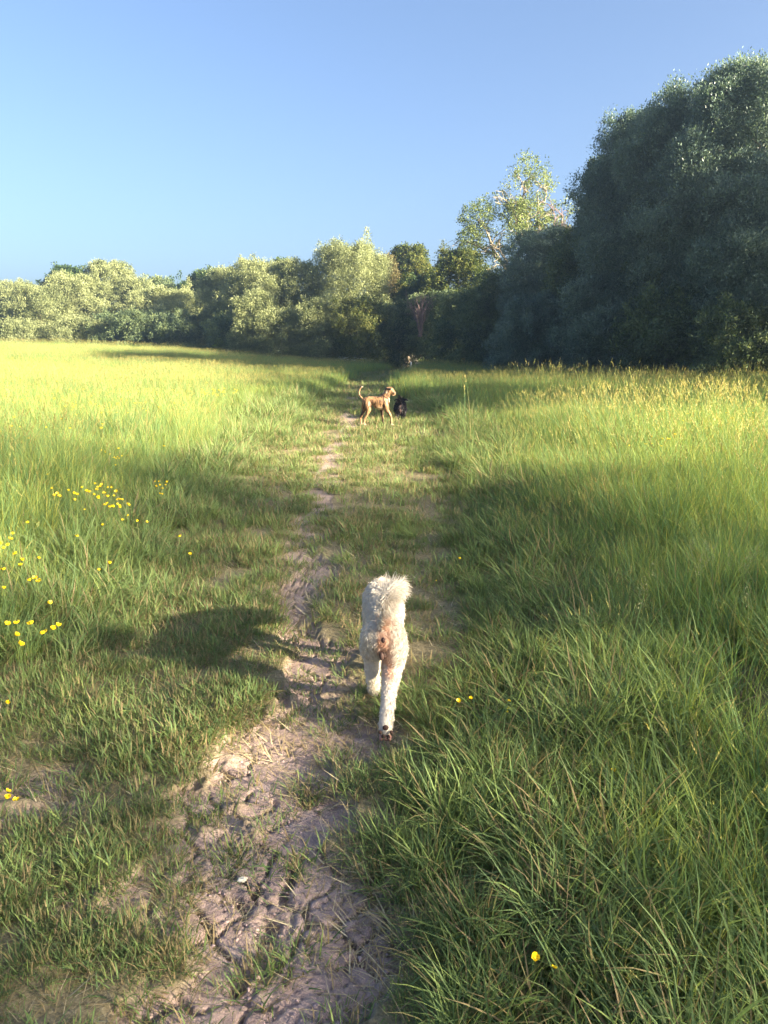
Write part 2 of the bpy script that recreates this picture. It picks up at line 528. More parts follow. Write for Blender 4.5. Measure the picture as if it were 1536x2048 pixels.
def scatter(name, x, y, idx, scl, tilt, tdir, label, cat):
    n = len(x)
    z = ground_z(x, y)
    th = rs.random(n) * 2 * np.pi
    ps = tdir - th
    rot = np.stack([-tilt * np.sin(ps), tilt * np.cos(ps), th], -1)
    if scl.ndim == 1: scl = np.stack([scl, scl, scl], -1)
    me = mesh_np(name + '_points', np.stack([x, y, z], -1), np.zeros((0, 3), int), {'idx': idx.astype(np.int32), 'rot': rot, 'scl': scl}) if False else None
    me = bpy.data.meshes.new(name + '_points')
    me.vertices.add(n)
    me.vertices.foreach_set('co', np.stack([x, y, z], -1).astype(np.float32).ravel())
    a = me.attributes.new('idx', 'INT', 'POINT'); a.data.foreach_set('value', idx.astype(np.int32))
    a = me.attributes.new('rot', 'FLOAT_VECTOR', 'POINT'); a.data.foreach_set('vector', rot.astype(np.float32).ravel())
    a = me.attributes.new('scl', 'FLOAT_VECTOR', 'POINT'); a.data.foreach_set('vector', scl.astype(np.float32).ravel())
    o = link(name, me)
    md = o.modifiers.new('scatter', 'NODES'); md.node_group = GN
    tag(o, label, cat, kind='stuff')
    return o

rs = np.random.default_rng(11)
def sample(y0, y1, dens, margin=1.2, slope=.62):
    """points at dens per square metre in the strip of the view fan between y0 and y1"""
    W = 2 * (slope * y1 + margin)
    n = int(dens * W * (y1 - y0))
    x = (rs.random(n) - .5) * W
    y = y0 + (y1 - y0) * rs.random(n)
    k = np.abs(x) < slope * y + margin
    return x[k], y[k]

def tallness(x, y):
    """0 on the trodden strip, rising to 1 in the uncut meadow"""
    w = (.25 + .45 * sstep(5, 10, y)) * (fbm(x, y, .9, 201, 3) - .5) * 2
    dl = path_l(y) - x + w
    dr = x - path_r(y) + w
    d = np.maximum(dl, dr)
    # the verge beside the camera stays low
    nearcut = sstep(3.6, 2.4, y) * (x < 0) * 1.0
    return d - nearcut * .9

def build_grass():
    # --- trodden turf
    xs, ys, ii, ss, tl, td = [], [], [], [], [], []
    for y0, y1, dens, sc_ in ((.9, 2.2, 520, .85), (2.2, 4, 380, 1.0), (4, 7, 210, 1.25), (7, 12, 110, 1.6), (12, 22, 44, 2.3), (22, 62, 12, 3.4)):
        x, y = sample(y0, y1, dens, .8)
        d = tallness(x, y); s = soil(x, y)
        keep = (d < .45) & (rs.random(len(x)) < (1 - s) ** 1.6 * (.22 + .8 * sstep(.32, .62, fbm(x, y, .35, 301, 2))))
        x, y, d = x[keep], y[keep], d[keep]
        xs.append(x); ys.append(y)
        ii.append(rs.integers(0, 4, len(x)))
        ss.append(sc_ * (.6 + .7 * fbm(x, y, .3, 305, 2)) * (.8 + .5 * rs.random(len(x))))
    # stray tufts surviving on the soil
    x, y = sample(.9, 10, 120, .6)
    k = (soil(x, y) > .3) & (tallness(x, y) < .2) & (fbm(x, y, .16, 310, 2) > .53)
    x, y = x[k], y[k]; xs.append(x); ys.append(y); ii.append(rs.integers(0, 4, len(x))); ss.append(.6 + .6 * rs.random(len(x)))
    x = np.concatenate(xs); y = np.concatenate(ys); n = len(x)
    scatter('path_grass', x, y, np.concatenate(ii), np.concatenate(ss), .45 * rs.random(n), rs.random(n) * 6.283,
            'short trodden green turf growing beside and between the bare clay', 'grass')
    # --- dry straw lying on the clay
    xs, ys = [], []
    for y0, y1, dens in ((.9, 3.2, 420), (3.2, 6.5, 240), (6.5, 14, 110), (14, 22, 50)):
        x, y = sample(y0, y1, dens, .5)
        k = (tallness(x, y) < .1) & (rs.random(len(x)) < .12 + .75 * sstep(.44, .60, fbm(x, y, .28, 321, 3)) * (.45 + soil(x, y)))
        xs.append(x[k]); ys.append(y[k])
    x = np.concatenate(xs); y = np.concatenate(ys); n = len(x)
    scatter('dry_straw', x, y, rs.integers(20, 22, n), (.7 + .6 * rs.random(n)) * (1 + .08 * y), np.zeros(n), np.zeros(n),
            'pale dry grass litter lying flat on the bare clay path', 'straw')
    # --- middle-height tussocks on the verges and in the strip
    xs, ys, ss, tl, td = [], [], [], [], []
    for y0, y1, dens, sc_ in ((.9, 2.4, 150, .9), (2.4, 4.5, 130, 1.0), (4.5, 8, 70, 1.15), (8, 14, 36, 1.4), (14, 26, 16, 1.8)):
        x, y = sample(y0, y1, dens)
        d = tallness(x, y); s = soil(x, y)
        tuss = sstep(.55, .66, fbm(x, y, .42, 331, 3)) * sstep(-1.4, -.2, d) * .8
        p_ = np.clip(sstep(-.28, .12, d) + tuss, 0, 1) * sstep(1.3, .5, d) * (1 - s)
        k = rs.random(len(x)) < p_
        x, y, d = x[k], y[k], d[k]
        xs.append(x); ys.append(y)
        ss.append(sc_ * (.42 + .85 * sstep(-.5, .7, d)) * (.65 + .7 * rs.random(len(x))) * (1 - .35 * sstep(3.8, 2.8, y) * (x < 0)))
        tl.append(.1 + .45 * rs.random(len(x)))
        td.append(np.where(x > soil_x(y), np.pi, 0) + rs.normal(0, .8, len(x)))
    x = np.concatenate(xs); y = np.concatenate(ys); n = len(x)
    scatter('verge_grass', x, y, rs.integers(4, 8, n), np.concatenate(ss), np.concatenate(tl), np.concatenate(td),
            'knee-low green grass tussocks along both verges of the path', 'grass')
    # --- uncut meadow
    xs, ys, ss, ii, tl, td = [], [], [], [], [], []
    for y0, y1, dens, sc_, kind in ((.7, 2.6, 95, .66, 0), (2.6, 5, 85, .85, 0), (5, 9, 60, 1.0, 1), (9, 15, 36, 1.1, 1), (15, 24, 20, 1.2, 1)):
        x, y = sample(y0, y1, dens, 1.8)
        d = tallness(x, y)
        k = rs.random(len(x)) < sstep(.12, .6, d) * (.55 + .75 * sstep(.3, .6, fbm(x, y, .8, 341, 2)))
        x, y, d = x[k], y[k], d[k]
        f = fbm(x, y, 1.6, 345, 3)
        s_ = sc_ * (.36 + .64 * sstep(.1, 1.5 + 1.2 * sstep(6, 10, y), d)) * (.75 + .6 * f) * (.85 + .3 * rs.random(len(x)))
        lush = sstep(.45, .62, fbm(x, y, 1.3, 351, 2))
        i_ = np.where(rs.random(len(x)) < (.25 + .5 * lush if kind else .04 + .12 * lush), rs.integers(12, 16, len(x)), rs.integers(8, 12, len(x)))
        xs.append(x); ys.append(y); ss.append(s_); ii.append(i_)
        tl.append((.05 + .25 * rs.random(len(x))) + .30 * sstep(1.1, .15, d) * rs.random(len(x)))
        td.append(np.where(x > soil_x(y), np.pi, 0) + rs.normal(0, .9, len(x)))
    for y0, y1, dens, sc_ in ((22, 36, 7.5, 1.0), (36, 62, 4.2, 1.1), (62, 96, 2.3, 1.3)):
        x, y = sample(y0, y1, dens, 3)
        d = tallness(x, y)
        k = rs.random(len(x)) < sstep(.1, .8, d)
        x, y = x[k], y[k]
        xs.append(x); ys.append(y)
        ss.append(sc_ * (.75 + .5 * fbm(x, y, 3, 347, 2)))
        ii.append(rs.integers(16, 20, len(x))); tl.append(.15 * rs.random(len(x))); td.append(rs.random(len(x)) * 6.283)
    x = np.concatenate(xs); y = np.concatenate(ys)
    scatter('meadow_grass', x, y, np.concatenate(ii), np.concatenate(ss), np.concatenate(tl), np.concatenate(td),
            'tall uncut meadow grass with pale seed heads on both sides of the path', 'grass')
    print('tufts', len(x) + n)
build_grass()

# ------------------------------------------------------------------ trees
def tubes(lines, sides=6):
    """lines: list of (points (n,3), radii (n)); returns V, F quads"""
    Vs, Fs, off = [], [], 0
    for P, r in lines:
        P = np.asarray(P, float); r = np.asarray(r, float)
        d = np.gradient(P, axis=0)
        d /= np.linalg.norm(d, axis=1)[:, None] + 1e-9
        ref = np.where(np.abs(d[:, 2:3]) > .9, np.array([[1., 0, 0]]), np.array([[0, 0, 1.]]))
        u = np.cross(d, ref); u /= np.linalg.norm(u, axis=1)[:, None]
        v = np.cross(d, u)
        a = np.arange(sides) / sides * 2 * np.pi
        ring = P[:, None] + r[:, None, None] * (u[:, None] * np.cos(a)[None, :, None] + v[:, None] * np.sin(a)[None, :, None])
        n = len(P)
        Vs.append(ring.reshape(-1, 3))
        i = np.arange(n - 1)[:, None] * sides; j = np.arange(sides)[None]; j2 = (j + 1) % sides
        Fs.append(off + np.stack([i + j, i + j2, i + sides + j2, i + sides + j], -1).reshape(-1, 4))
        off += n * sides
    return np.concatenate(Vs), np.concatenate(Fs)

def wander(p0, p1, n, amp, rng):
    p0, p1 = np.asarray(p0, float), np.asarray(p1, float)
    t = np.linspace(0, 1, n)[:, None]
    P = p0 + (p1 - p0) * t
    L = np.linalg.norm(p1 - p0)
    k = rng.normal(0, amp * L, (n, 3)) * np.sin(np.pi * t) 
    P = P + k
    P[:, 2] += .12 * L * np.sin(np.pi * t[:, 0])
    return P

def leaf_quads(P, D, size, rng, narrow=.42):
    n = len(P)
    a = D * .7 + rng.normal(0, .5, (n, 3)); a /= np.linalg.norm(a, axis=1)[:, None]
    b = np.cross(a, np.array([0, 0, 1.]) + rng.normal(0, .55, (n, 3))); b /= np.linalg.norm(b, axis=1)[:, None]
    c = np.cross(a, b)
    s = (size * (.6 + .8 * rng.random(n)))[:, None]
    V = np.stack([P, P + a * s * .5 + b * s * narrow * .5 + c * s * .06, P + a * s, P + a * s * .5 - b * s * narrow * .5 + c * s * .06], 1).reshape(-1, 3)
    F = np.arange(n * 4).reshape(-1, 4)
    return V, F

def crown_leaves(blobs, size, coverage, rng, narrow=.42, cluster=12, spray=.30, up=.35, inner=.25, cap=.15):
    """blobs: (x,y,z,rx,ry,rz); twig clusters of leaf-sized faces through an uneven shell, fewer inside"""
    B = np.array(blobs)
    area = 4 * np.pi * ((B[:, 3] * B[:, 4]) ** 1.6 / 3 + (B[:, 3] * B[:, 5]) ** 1.6 / 3 + (B[:, 4] * B[:, 5]) ** 1.6 / 3) ** (1 / 1.6)
    area = area * np.where(B[:, 1] > .35 * np.abs(B[:, 1]).max(), .4, 1.0)
    nl = int(coverage * area.sum() / (size * size * narrow * .5))
    nc = max(8, nl // cluster)
    bi = rng.choice(len(B), nc, p=area / area.sum())
    d = rng.normal(0, 1, (nc, 3)); d[:, 2] += cap
    d /= np.linalg.norm(d, axis=1)[:, None]
    b = B[bi]
    rad = np.where(rng.random(nc) < inner, .45 + .4 * rng.random(nc), .82 + .26 * rng.random(nc) ** 1.5)
    # uneven surface: lumps on each blob
    lump = 1 + .16 * np.sin(d[:, 0] * 5 + bi * 1.7) * np.sin(d[:, 1] * 5 + bi) + .10 * np.sin(d[:, 2] * 9 + bi * 2.3)
    C = b[:, :3] + d * b[:, 3:] * (rad * lump)[:, None]
    ok = C[:, 2] > .05
    C, d, bi, rad = C[ok], d[ok], bi[ok], rad[ok]
    nc = len(C)
    o = d + np.array([0, 0, up]) + rng.normal(0, .35, (nc, 3)); o /= np.linalg.norm(o, axis=1)[:, None]
    L = spray * (.5 + rng.random(nc))
    t = rng.random((nc, cluster))
    P = C[:, None] + o[:, None] * (t * L[:, None])[:, :, None] + rng.normal(0, 1, (nc, cluster, 3)) * (size * .55 + .10 * L[:, None] * (1 - t * .6))[:, :, None]
    D = np.repeat(o[:, None], cluster, 1)
    tint = np.clip(.5 + rng.normal(0, .22, len(B))[bi][:, None] + rng.normal(0, .22, nc)[:, None] + rng.normal(0, .12, (nc, cluster)), 0, 1)
    P = P.reshape(-1, 3); D = D.reshape(-1, 3)
    ok = P[:, 2] > .0
    V, F = leaf_quads(P[ok], D[ok], size, rng, narrow)
    return V, F, np.repeat(tint.reshape(-1)[ok], 4)

def envelope(kind, H, W, rng):
    """blobs of a crown of height H and width W, base at z=0"""
    r = W / 2
    B = []
    if kind == 'bush':
        prof = lambda t: 1.0 if t < .45 else math.sqrt(max(0, 1 - ((t - .45) / .60) ** 2))
        z0 = .0
    elif kind == 'willow':
        prof = lambda t: (.95 if t < .5 else math.sqrt(max(0, 1 - ((t - .5) / .56) ** 2)) * .95)
        z0 = .0
    elif kind == 'tall':
        prof = lambda t: (1.0 if t < .55 else math.sqrt(max(0, 1 - ((t - .55) / .52) ** 2)))
        z0 = .05
    else:
        prof = lambda t: (.55 + .9 * t if t < .45 else math.sqrt(max(0, 1 - ((t - .45) / .60) ** 2)))
        z0 = .18
    n = max(9, int(7 + 1.6 * H / max(.5, W) * 4))
    br = max(.30 * r, min(.42 * r, .2 * H))
    for k in range(n):
        t = z0 + (1 - z0) * ((k + .5) / n) ** .9
        z = t * H
        rr = max(0, prof(t) * r - br * .75)
        m = 3 if rr > br * .5 else 1
        a0 = rng.random() * 6.283
        for q in range(m):
            a = a0 + q * 6.283 / m + rng.normal(0, .3)
            b = br * (.55 + .75 * rng.random())
            zz = min(z, H - b * .85)
            B.append((rr * math.cos(a) * (.75 + .35 * rng.random()), rr * math.sin(a) * (.75 + .35 * rng.random()), max(zz, b * .4), b, b, b * (.8 + .3 * rng.random())))
    B.append((rng.normal(0, .12 * r), 0, H - br * .8, br * .8, br * .8, br * .8))
    # boughs that stand out of the mass, each a small lump of its own
    lumps = []
    rl = W * (.115 if kind == 'tall' else .10)
    m = int(2 * math.pi * r * H * .85 / (math.pi * rl * rl) * 1.15)
    for k in range(m):
        t = z0 * .7 + (1 - z0 * .7) * rng.random() ** .85
        a = rng.random() * 6.283
        b = rl * (.6 + .9 * rng.random() ** 1.4)
        wob = 1 + .17 * math.sin(3 * a + 7 * t + W) + .13 * math.sin(5 * a - 11 * t + 1 + H)
        rr = max(0, prof(min(t, .985)) * r * wob * (.82 + .26 * rng.random()) - b * .3)
        lumps.append((rr * math.cos(a), rr * math.sin(a), max(b * .4, min(t * H, H * 1.02 - b * .8)), b, b, b * (.65 + .3 * rng.random())))
    # leafy shoots that break the outline
    for k in range(int(26 + 5 * H) if kind != 'bush' else 22):
        t = .35 + .65 * rng.random()
        a = rng.random() * 6.283
        b = W * (.022 + .022 * rng.random())
        wob = 1 + .17 * math.sin(3 * a + 7 * t + W) + .13 * math.sin(5 * a - 11 * t + 1 + H)
        rr = prof(min(t, .985)) * r * wob * (1.02 + .12 * rng.random())
        lumps.append((rr * math.cos(a), rr * math.sin(a), min(t * H + b, H * 1.035), b, b, b * (2.0 + 2.2 * rng.random())))
    B = [(q[0] * .86, q[1] * .86, q[2] * .95, q[3] * .85, q[4] * .85, q[5] * .85) for q in B]
    return B, lumps

def make_tree(name, label, cat, loc, blobs, H, mat, size, coverage, seed, narrow=.42, bark='bark', group=None, trunk_r=None, inner=.25, spray=.30, cluster=12, limbs=7, rz=0, up=.35, lumps=None):
    rng = np.random.default_rng(seed)
    root = empty(name, loc, rz)
    tag(root, label, cat, group)
    V, F, ti = crown_leaves(blobs, size, coverage * (.5 if lumps else 1), rng, narrow, cluster, spray, up, inner)
    if lumps:
        V2, F2, t2 = crown_leaves(lumps, size, coverage, rng, narrow, cluster, spray * .55, up, .1, .75)
        F = np.concatenate([F, F2 + len(V)]); V = np.concatenate([V, V2]); ti = np.concatenate([ti, t2])
    me = mesh_np('crown', V, F, {'tint': ti}, [mat])
    link('crown', me, root)
    tr = trunk_r or max(.06, H * .022)
    B = np.array(blobs)
    lines = []
    top = H * .72
    P = wander((0, 0, -.3), (rng.normal(0, .03 * H), rng.normal(0, .03 * H), top), 7, .03, rng)
    P[:, 2] = np.linspace(-.3, top, 7)
    lines.append((P, np.linspace(tr, tr * .3, 7)))
    order = rng.permutation(len(B))[:limbs]
    for i in order:
        b = B[i]
        t = min(.85, max(.15, (b[2] - .6 * math.hypot(b[0], b[1])) / top))
        s = P[int(t * 6)]
        lines.append((wander(s, b[:3] + rng.normal(0, .1, 3), 5, .05, rng), np.linspace(tr * .42 * (1 - .4 * t), tr * .08, 5)))
        for q in range(2):
            e = b[:3] + b[3:] * rng.normal(0, .55, 3)
            lines.append((wander(b[:3], e, 4, .08, rng), np.linspace(tr * .12, tr * .03, 4)))
    V, F = tubes(lines, 6)
    link('trunk', mesh_np('trunk', V, F, None, [M[bark]], smooth=True), root)
    return root

TREES = [
    (-42.7, 88, 7.3, 6.7, 'bush', 'pale', 'pale olive willow bush at the outer end of the left treeline'),
    (-36.3, 80, 6.1, 6.1, 'bush', 'pale', 'rounded pale willow bush second from the outer end of the left treeline'),
    (-39.2, 96, 9.7, 6.0, 'round', 'dark', 'dark green round tree peeping up behind the pale willows on the left'),
    (-33.6, 84, 7.6, 7.0, 'bush', 'pale', 'pale olive willow in front of the dark round tree'),
    (-31.3, 88, 9.5, 6.4, 'bush', 'pale', 'tallest pale willow of the left treeline with feathery top'),
    (-27.5, 86, 7.6, 4.7, 'bush', 'pale', 'pale willow with thin wispy top beside the tallest left willow'),
    (-27.0, 92, 8.3, 4.4, 'round', 'mid', 'green conical treetop rising behind the low shaded bushes'),
    (-23.0, 80, 6.0, 8.3, 'bush', 'pale', 'broad pale willow sloping down to the gap in the treeline'),
    (-25.5, 100, 8.4, 7.6, 'round', 'dark', 'dark bluish tree deep in the gap of the left treeline'),
    (-24.0, 73, 3.5, 6.5, 'bush', 'mid', 'low wide shaded bush in front of the broad sloping willow'),
    (-19.7, 72, 3.4, 6.5, 'bush', 'mid', 'low shaded bush at the foot of the gap in the treeline'),
    (-35.3, 74, 2.5, 3.6, 'bush', 'pale', 'small low sunlit willow scrub at the foot of the outermost willows'),
    (-29.5, 74, 2.8, 4.6, 'bush', 'pale', 'low sunlit scrub below the willow with the dark tree behind'),
    (-20.5, 90, 9.0, 5.6, 'round', 'dark', 'dark green tree behind the left flank of the central willows'),
    (-15.4, 74, 7.9, 5.1, 'bush', 'pale', 'pale willow forming the left flank of the central clump'),
    (-11.4, 70, 8.3, 6.3, 'bush', 'pale', 'large pale domed willow in the middle of the central clump'),
    (-7.9, 69, 8.6, 5.2, 'bush', 'pale', 'large domed willow with a dark tip behind it in the central clump'),
    (-10.5, 80, 9.8, 2.2, 'round', 'dark', 'dark leafy tip showing just above the central willow dome'),
    (-3.0, 68, 10.2, 7.0, 'willow', 'pale', 'tall feathery willow, highest of the central clump'),
    (0.1, 72, 9.9, 2.3, 'round', 'brown', 'brownish thin-leaved tree beside the tall feathery willow'),
    (-10.6, 63, 5.4, 3.5, 'bush', 'pale', 'yellow-green sunlit front bush under the domed willows'),
    (-8.4, 62, 4.1, 3.8, 'bush', 'pale', 'low rounded bush at the grass edge in front of the domed willows'),
    (-13.1, 66, 3.4, 4.1, 'bush', 'mid', 'low shaded bush at the left foot of the central clump'),
    (-5.1, 61, 5.2, 3.4, 'bush', 'pale', 'grey-green front bush between domed willows and tall willow'),
    (-2.1, 60, 5.4, 3.7, 'bush', 'gold', 'golden-tipped hawthorn bush below the tall feathery willow'),
    (-0.5, 61.5, 5.0, 4.2, 'bush', 'mid', 'dark drooping bush on the left side of the path opening'),
    (2.6, 78, 11.4, 5.1, 'round', 'oak', 'dark oak with two rounded heads behind the path opening'),
    (3.7, 70, 7.7, 5.3, 'round', 'dark', 'very dark tree filling the gap above the path opening'),
    (3.9, 61, 5.8, 5.0, 'bush', 'mid', 'shaded blue-green bush on the right side of the path opening'),
    (6.5, 66, 9.6, 5.0, 'round', 'oak', 'oak with partly bare pale branches left of the tall open tree'),
    (6.0, 54, 5.3, 4.8, 'bush', 'mid', 'shaded bush at the start of the right-hand thicket'),
    (7.8, 50, 6.4, 5.2, 'bush', 'mid', 'rounded dark shrub in the right thicket below the tall open tree'),
    (9.5, 46, 8.2, 4.8, 'bush', 'deep', 'dark shrub climbing towards the big trees in the right thicket'),
    (12.1, 54, 9.8, 2.2, 'round', 'gold', 'small yellowish tree showing behind the right thicket'),
    (11.3, 39, 10.4, 3.6, 'tall', 'mid', 'big dark willow at the left shoulder of the tall right trees'),
    (11.9, 36, 11.3, 5.2, 'tall', 'deep', 'big dark willow whose crown is second of the tall right trees'),
    (12.8, 33, 11.5, 5.0, 'tall', 'deep', 'big dark willow with a paler sunlit crown top on the right'),
    (14.2, 30.5, 11.7, 5.0, 'tall', 'deep', 'tallest dark willow at the right edge of the view'),
    (10.5, 35, 4.6, 4.3, 'bush', 'deep', 'dark bramble-like shrub in front of the left shoulder of tall trees'),
    (11.7, 31, 3.8, 3.8, 'bush', 'mid', 'dark leafy shrub at the foot of the second and third tall trees'),
    (13.2, 28, 3.1, 3.7, 'bush', 'mid', 'dark brownish-green shrub at the foot of the tallest tree'),
    (8.3, 41, 4.1, 4.2, 'bush', 'deep', 'low dense shrub at the middle foot of the right thicket'),
    (10.35, 41.0, 7.6, 3.4, 'tall', 'mid', 'green stepped tree leaning out below the left shoulder of the tall right trees'),
    (12.2, 34.0, 8.3, 3.3, 'tall', 'mid', 'narrow greener tree standing in front between the left shoulder and the second tall tree'),
    (13.9, 29.0, 7.4, 3.2, 'tall', 'deep', 'half-height willow in front of the tallest tree at the right edge'),
]
GRP = {'bush': 'bushes and trees of the treeline', 'willow': 'bushes and trees of the treeline', 'round': 'bushes and trees of the treeline', 'tall': 'tall trees on the right'}
def build_trees():
    for i, (x, y, H, W, kind, key, lab) in enumerate(TREES):
        rng = np.random.default_rng(100 + i)
        H *= .985
        blobs, lumps = envelope(kind, H, W, rng)
        # one foot of the crown leans into its neighbour, every crown differently
        z = float(terrain(x, y)) - .05
        size = max(.105, .0022 * y) * (1.0 if key not in ('pale', 'deep') else .95)
        nar = {'pale': .36, 'deep': .38, 'dark': .6, 'oak': .62}.get(key, .48)
        cov = {'pale': 1.0, 'dark': 1.25, 'deep': 1.25, 'mid': 1.2, 'oak': 1.1, 'gold': 1.0, 'brown': .8}.get(key, 1.1)
        spray = {'willow': .8, 'tall': .6}.get(kind, .45) if key in ('pale', 'deep') else .35
        nm = {'bush': 'bush', 'willow': 'willow_tree', 'round': 'tree', 'tall': 'willow_tree'}[kind]
        cat = 'bush' if kind == 'bush' else 'tree'
        make_tree(nm, lab, cat, (x, y, z), blobs, H, M[key], size, cov * .55, 200 + i, nar, lumps=lumps, group=GRP[kind], spray=spray, inner=.3, up=.6 if key in ('pale', 'deep') else .3)

    # the tall open tree: pale limbs seen through a thin crown
    x0, y0 = 9.0, 55.0
    lobes = [(9.78, 12.95, 1.34), (11.2, 12.2, 1.12), (8.43, 11.71, 1.19), (10.2, 11.06, 1.56), (6.66, 10.4, 1.34), (5.71, 9.14, 1.04), (7.55, 8.8, 1.41), (9.57, 9.4, 1.26), (8.22, 7.73, 1.49), (11.37, 10.07, 1.0), (11.95, 11.06, .6), (9.17, 10.73, 1.26)]
    rng = np.random.default_rng(77)
    blobs = []
    for lx, lz, lr in lobes:
        for q in range(2):
            blobs.append((lx - x0 + rng.normal(0, .25), rng.normal(0, .9), lz + rng.normal(0, .2), lr * .72, lr * .72, lr * .62))
    root = empty('open_tree', (x0, y0, 0))
    tag(root, 'tall open tree with pale crooked limbs showing through its thin sunlit crown', 'tree')
    V, F, ti = crown_leaves(blobs, .13, .62, rng, .55, 14, .38, .3, .35)
    link('crown', mesh_np('crown', V, F, {'tint': ti}, [M['open']]), root)
    lines = []
    def limb(a, b, r0, r1, n=6, amp=.05):
        P = wander(a, b, n, amp, rng)
        lines.append((P, np.linspace(r0, r1, n)))
        return P
    T1 = limb((0, 0, -.2), (.1, 0, 6.3), .34, .27, 5, .01)
    T2 = limb((.1, 0, 6.3), (.75, 0, 8.5), .26, .20, 4, .02)
    forks = {'main': (.75, 0, 8.5), 'low': (.1, 0, 6.3)}
    for lx, lz, lr in lobes:
        tgt = np.array([lx - x0, rng.normal(0, .5), lz])
        src = forks['main'] if lx > 8.3 and lz > 9 else forks['low']
        P = limb(src, tgt, .13, .05, 6, .06)
        for q in range(6):
            e = tgt + np.clip(rng.normal(0, .8, 3), -1, 1) * lr * np.array([.75, .6, .6])
            Q = limb(P[3 + q % 3], e, .045, .016, 5, .08)
            for w in range(2):
                limb(Q[2 + w], Q[4] + np.clip(rng.normal(0, .3, 3), -.4, .4), .02, .008, 3, .08)
    V, F = tubes(lines, 6)
    link('trunk', mesh_np('trunk', V, F, None, [M['pale_bark']], smooth=True), root)

    # bare dead boughs and the dead bush
    def bare(name, label, loc, H, spread, n, seed, mat, r):
        rng = np.random.default_rng(seed)
        lines = []
        stems = []
        for k in range(n):
            a = rng.random() * 6.283
            e = np.array([math.cos(a) * spread * rng.random(), math.sin(a) * spread * .6 * rng.random(), H * (.65 + .35 * rng.random())])
            P = wander((rng.normal(0, .08), rng.normal(0, .08), 0), e, 7, .03, rng)
            lines.append((P, np.linspace(r, r * .35, 7)))
            for q in range(5):
                i = rng.integers(2, 7)
                e2 = P[i] + np.array([rng.normal(0, .28), rng.normal(0, .2), .25 + .3 * rng.random()]) * H * .32
                P2 = wander(P[i], e2, 4, .06, rng)
                lines.append((P2, np.linspace(r * .45, r * .15, 4)))
                for w in range(2):
                    lines.append((wander(P2[2], P2[3] + rng.normal(0, .1, 3) * H * .4, 3, .06, rng), np.linspace(r * .25, r * .1, 3)))
        V, F = tubes(lines, 5)
        me = mesh_np(name, V, F, None, [mat], smooth=True)
        o = link(name, me, loc=loc)
        tag(o, label, 'bush' if 'bush' in name else 'branches')
        return o
    bare('dead_bush', 'leafless pinkish-grey dead bush above the path opening', (2.75, 58.2, 2.5), 3.1, 1.5, 26, 5, M['dead'], .026)
    bare('dead_tree', 'bare dead treetop between the open tree and the tall right trees', (11.6, 51, 5.5), 5.2, 1.2, 5, 8, M['dead'], .07)
    # fresh green shrub at the field edge
    rng = np.random.default_rng(31)
    make_tree('shrub', 'small bright green shrub at the field edge below the central willows', 'bush', (-13.9, 64.5, float(terrain(-13.9, 64.5))), [(0, 0, .55, .5, .5, .6), (.3, 0, .4, .35, .35, .4), (-.25, .1, .8, .3, .3, .35)], 1.3, M['bright'], .12, .7, 32, .5, limbs=3)

    # trees outside the view on the right and behind: the same hedge goes on, and its shade lies over the path; the slender one is added
    OFF = [
        (24.6, -7.0, 11.5, 5.4, 'tall', 'deep', 0.17, 'thin hedge willow beside the camera, nearest the lit gap'),
        (22.2, -11.5, 11.0, 5.2, 'tall', 'deep', 0.16, 'thin-crowned hedge willow behind the camera on the right'),
        (19.3, -17.0, 11.0, 6.0, 'tall', 'deep', 0.15, 'thin-crowned hedge willow furthest behind the camera'),
        (25.9, -11.0, 11.0, 2.8, 'tall', 'deep', .08, 'unseen slender willow added to soften the sun on the white dog'),  # added to weaken the sun on the white dog and its cast shadow
        (17.6, 9.7, 7.0, 4.4, 'bush', 'deep', .5, 'dark hedge bush outside the right edge, nearest the lit gap'),
        (16.5, 46.0, 12.0, 6.0, 'tall', 'deep', .4, 'dark tree hidden behind the left shoulder of the tall right trees'),
        (20.5, 39.0, 13.0, 6.5, 'tall', 'deep', .4, 'dark tree hidden behind the tallest right trees'),
        (17.0, 14.0, 8.0, 5.0, 'bush', 'deep', .5, 'dark hedge bush just outside the right edge'),
        (17.5, 19.5, 8.7, 5.5, 'bush', 'deep', .5, 'middle dark hedge bush outside the right edge'),
        (18.5, 25.5, 10.2, 6.0, 'tall', 'deep', .5, 'dark hedge tree next to the tallest willow outside the view'),
    ]
    for i, (x, y, H, W, kind, key, cov, lab) in enumerate(OFF):
        rng = np.random.default_rng(500 + i)
        blobs, _ = envelope(kind, H, W, rng)
        make_tree('willow_tree' if kind == 'tall' else 'bush', lab, 'tree' if kind == 'tall' else 'bush', (x, y, 0), blobs, H, M[key], .24, cov, 600 + i, .5, group='hedge trees beside the camera', spray=.5)
build_trees()

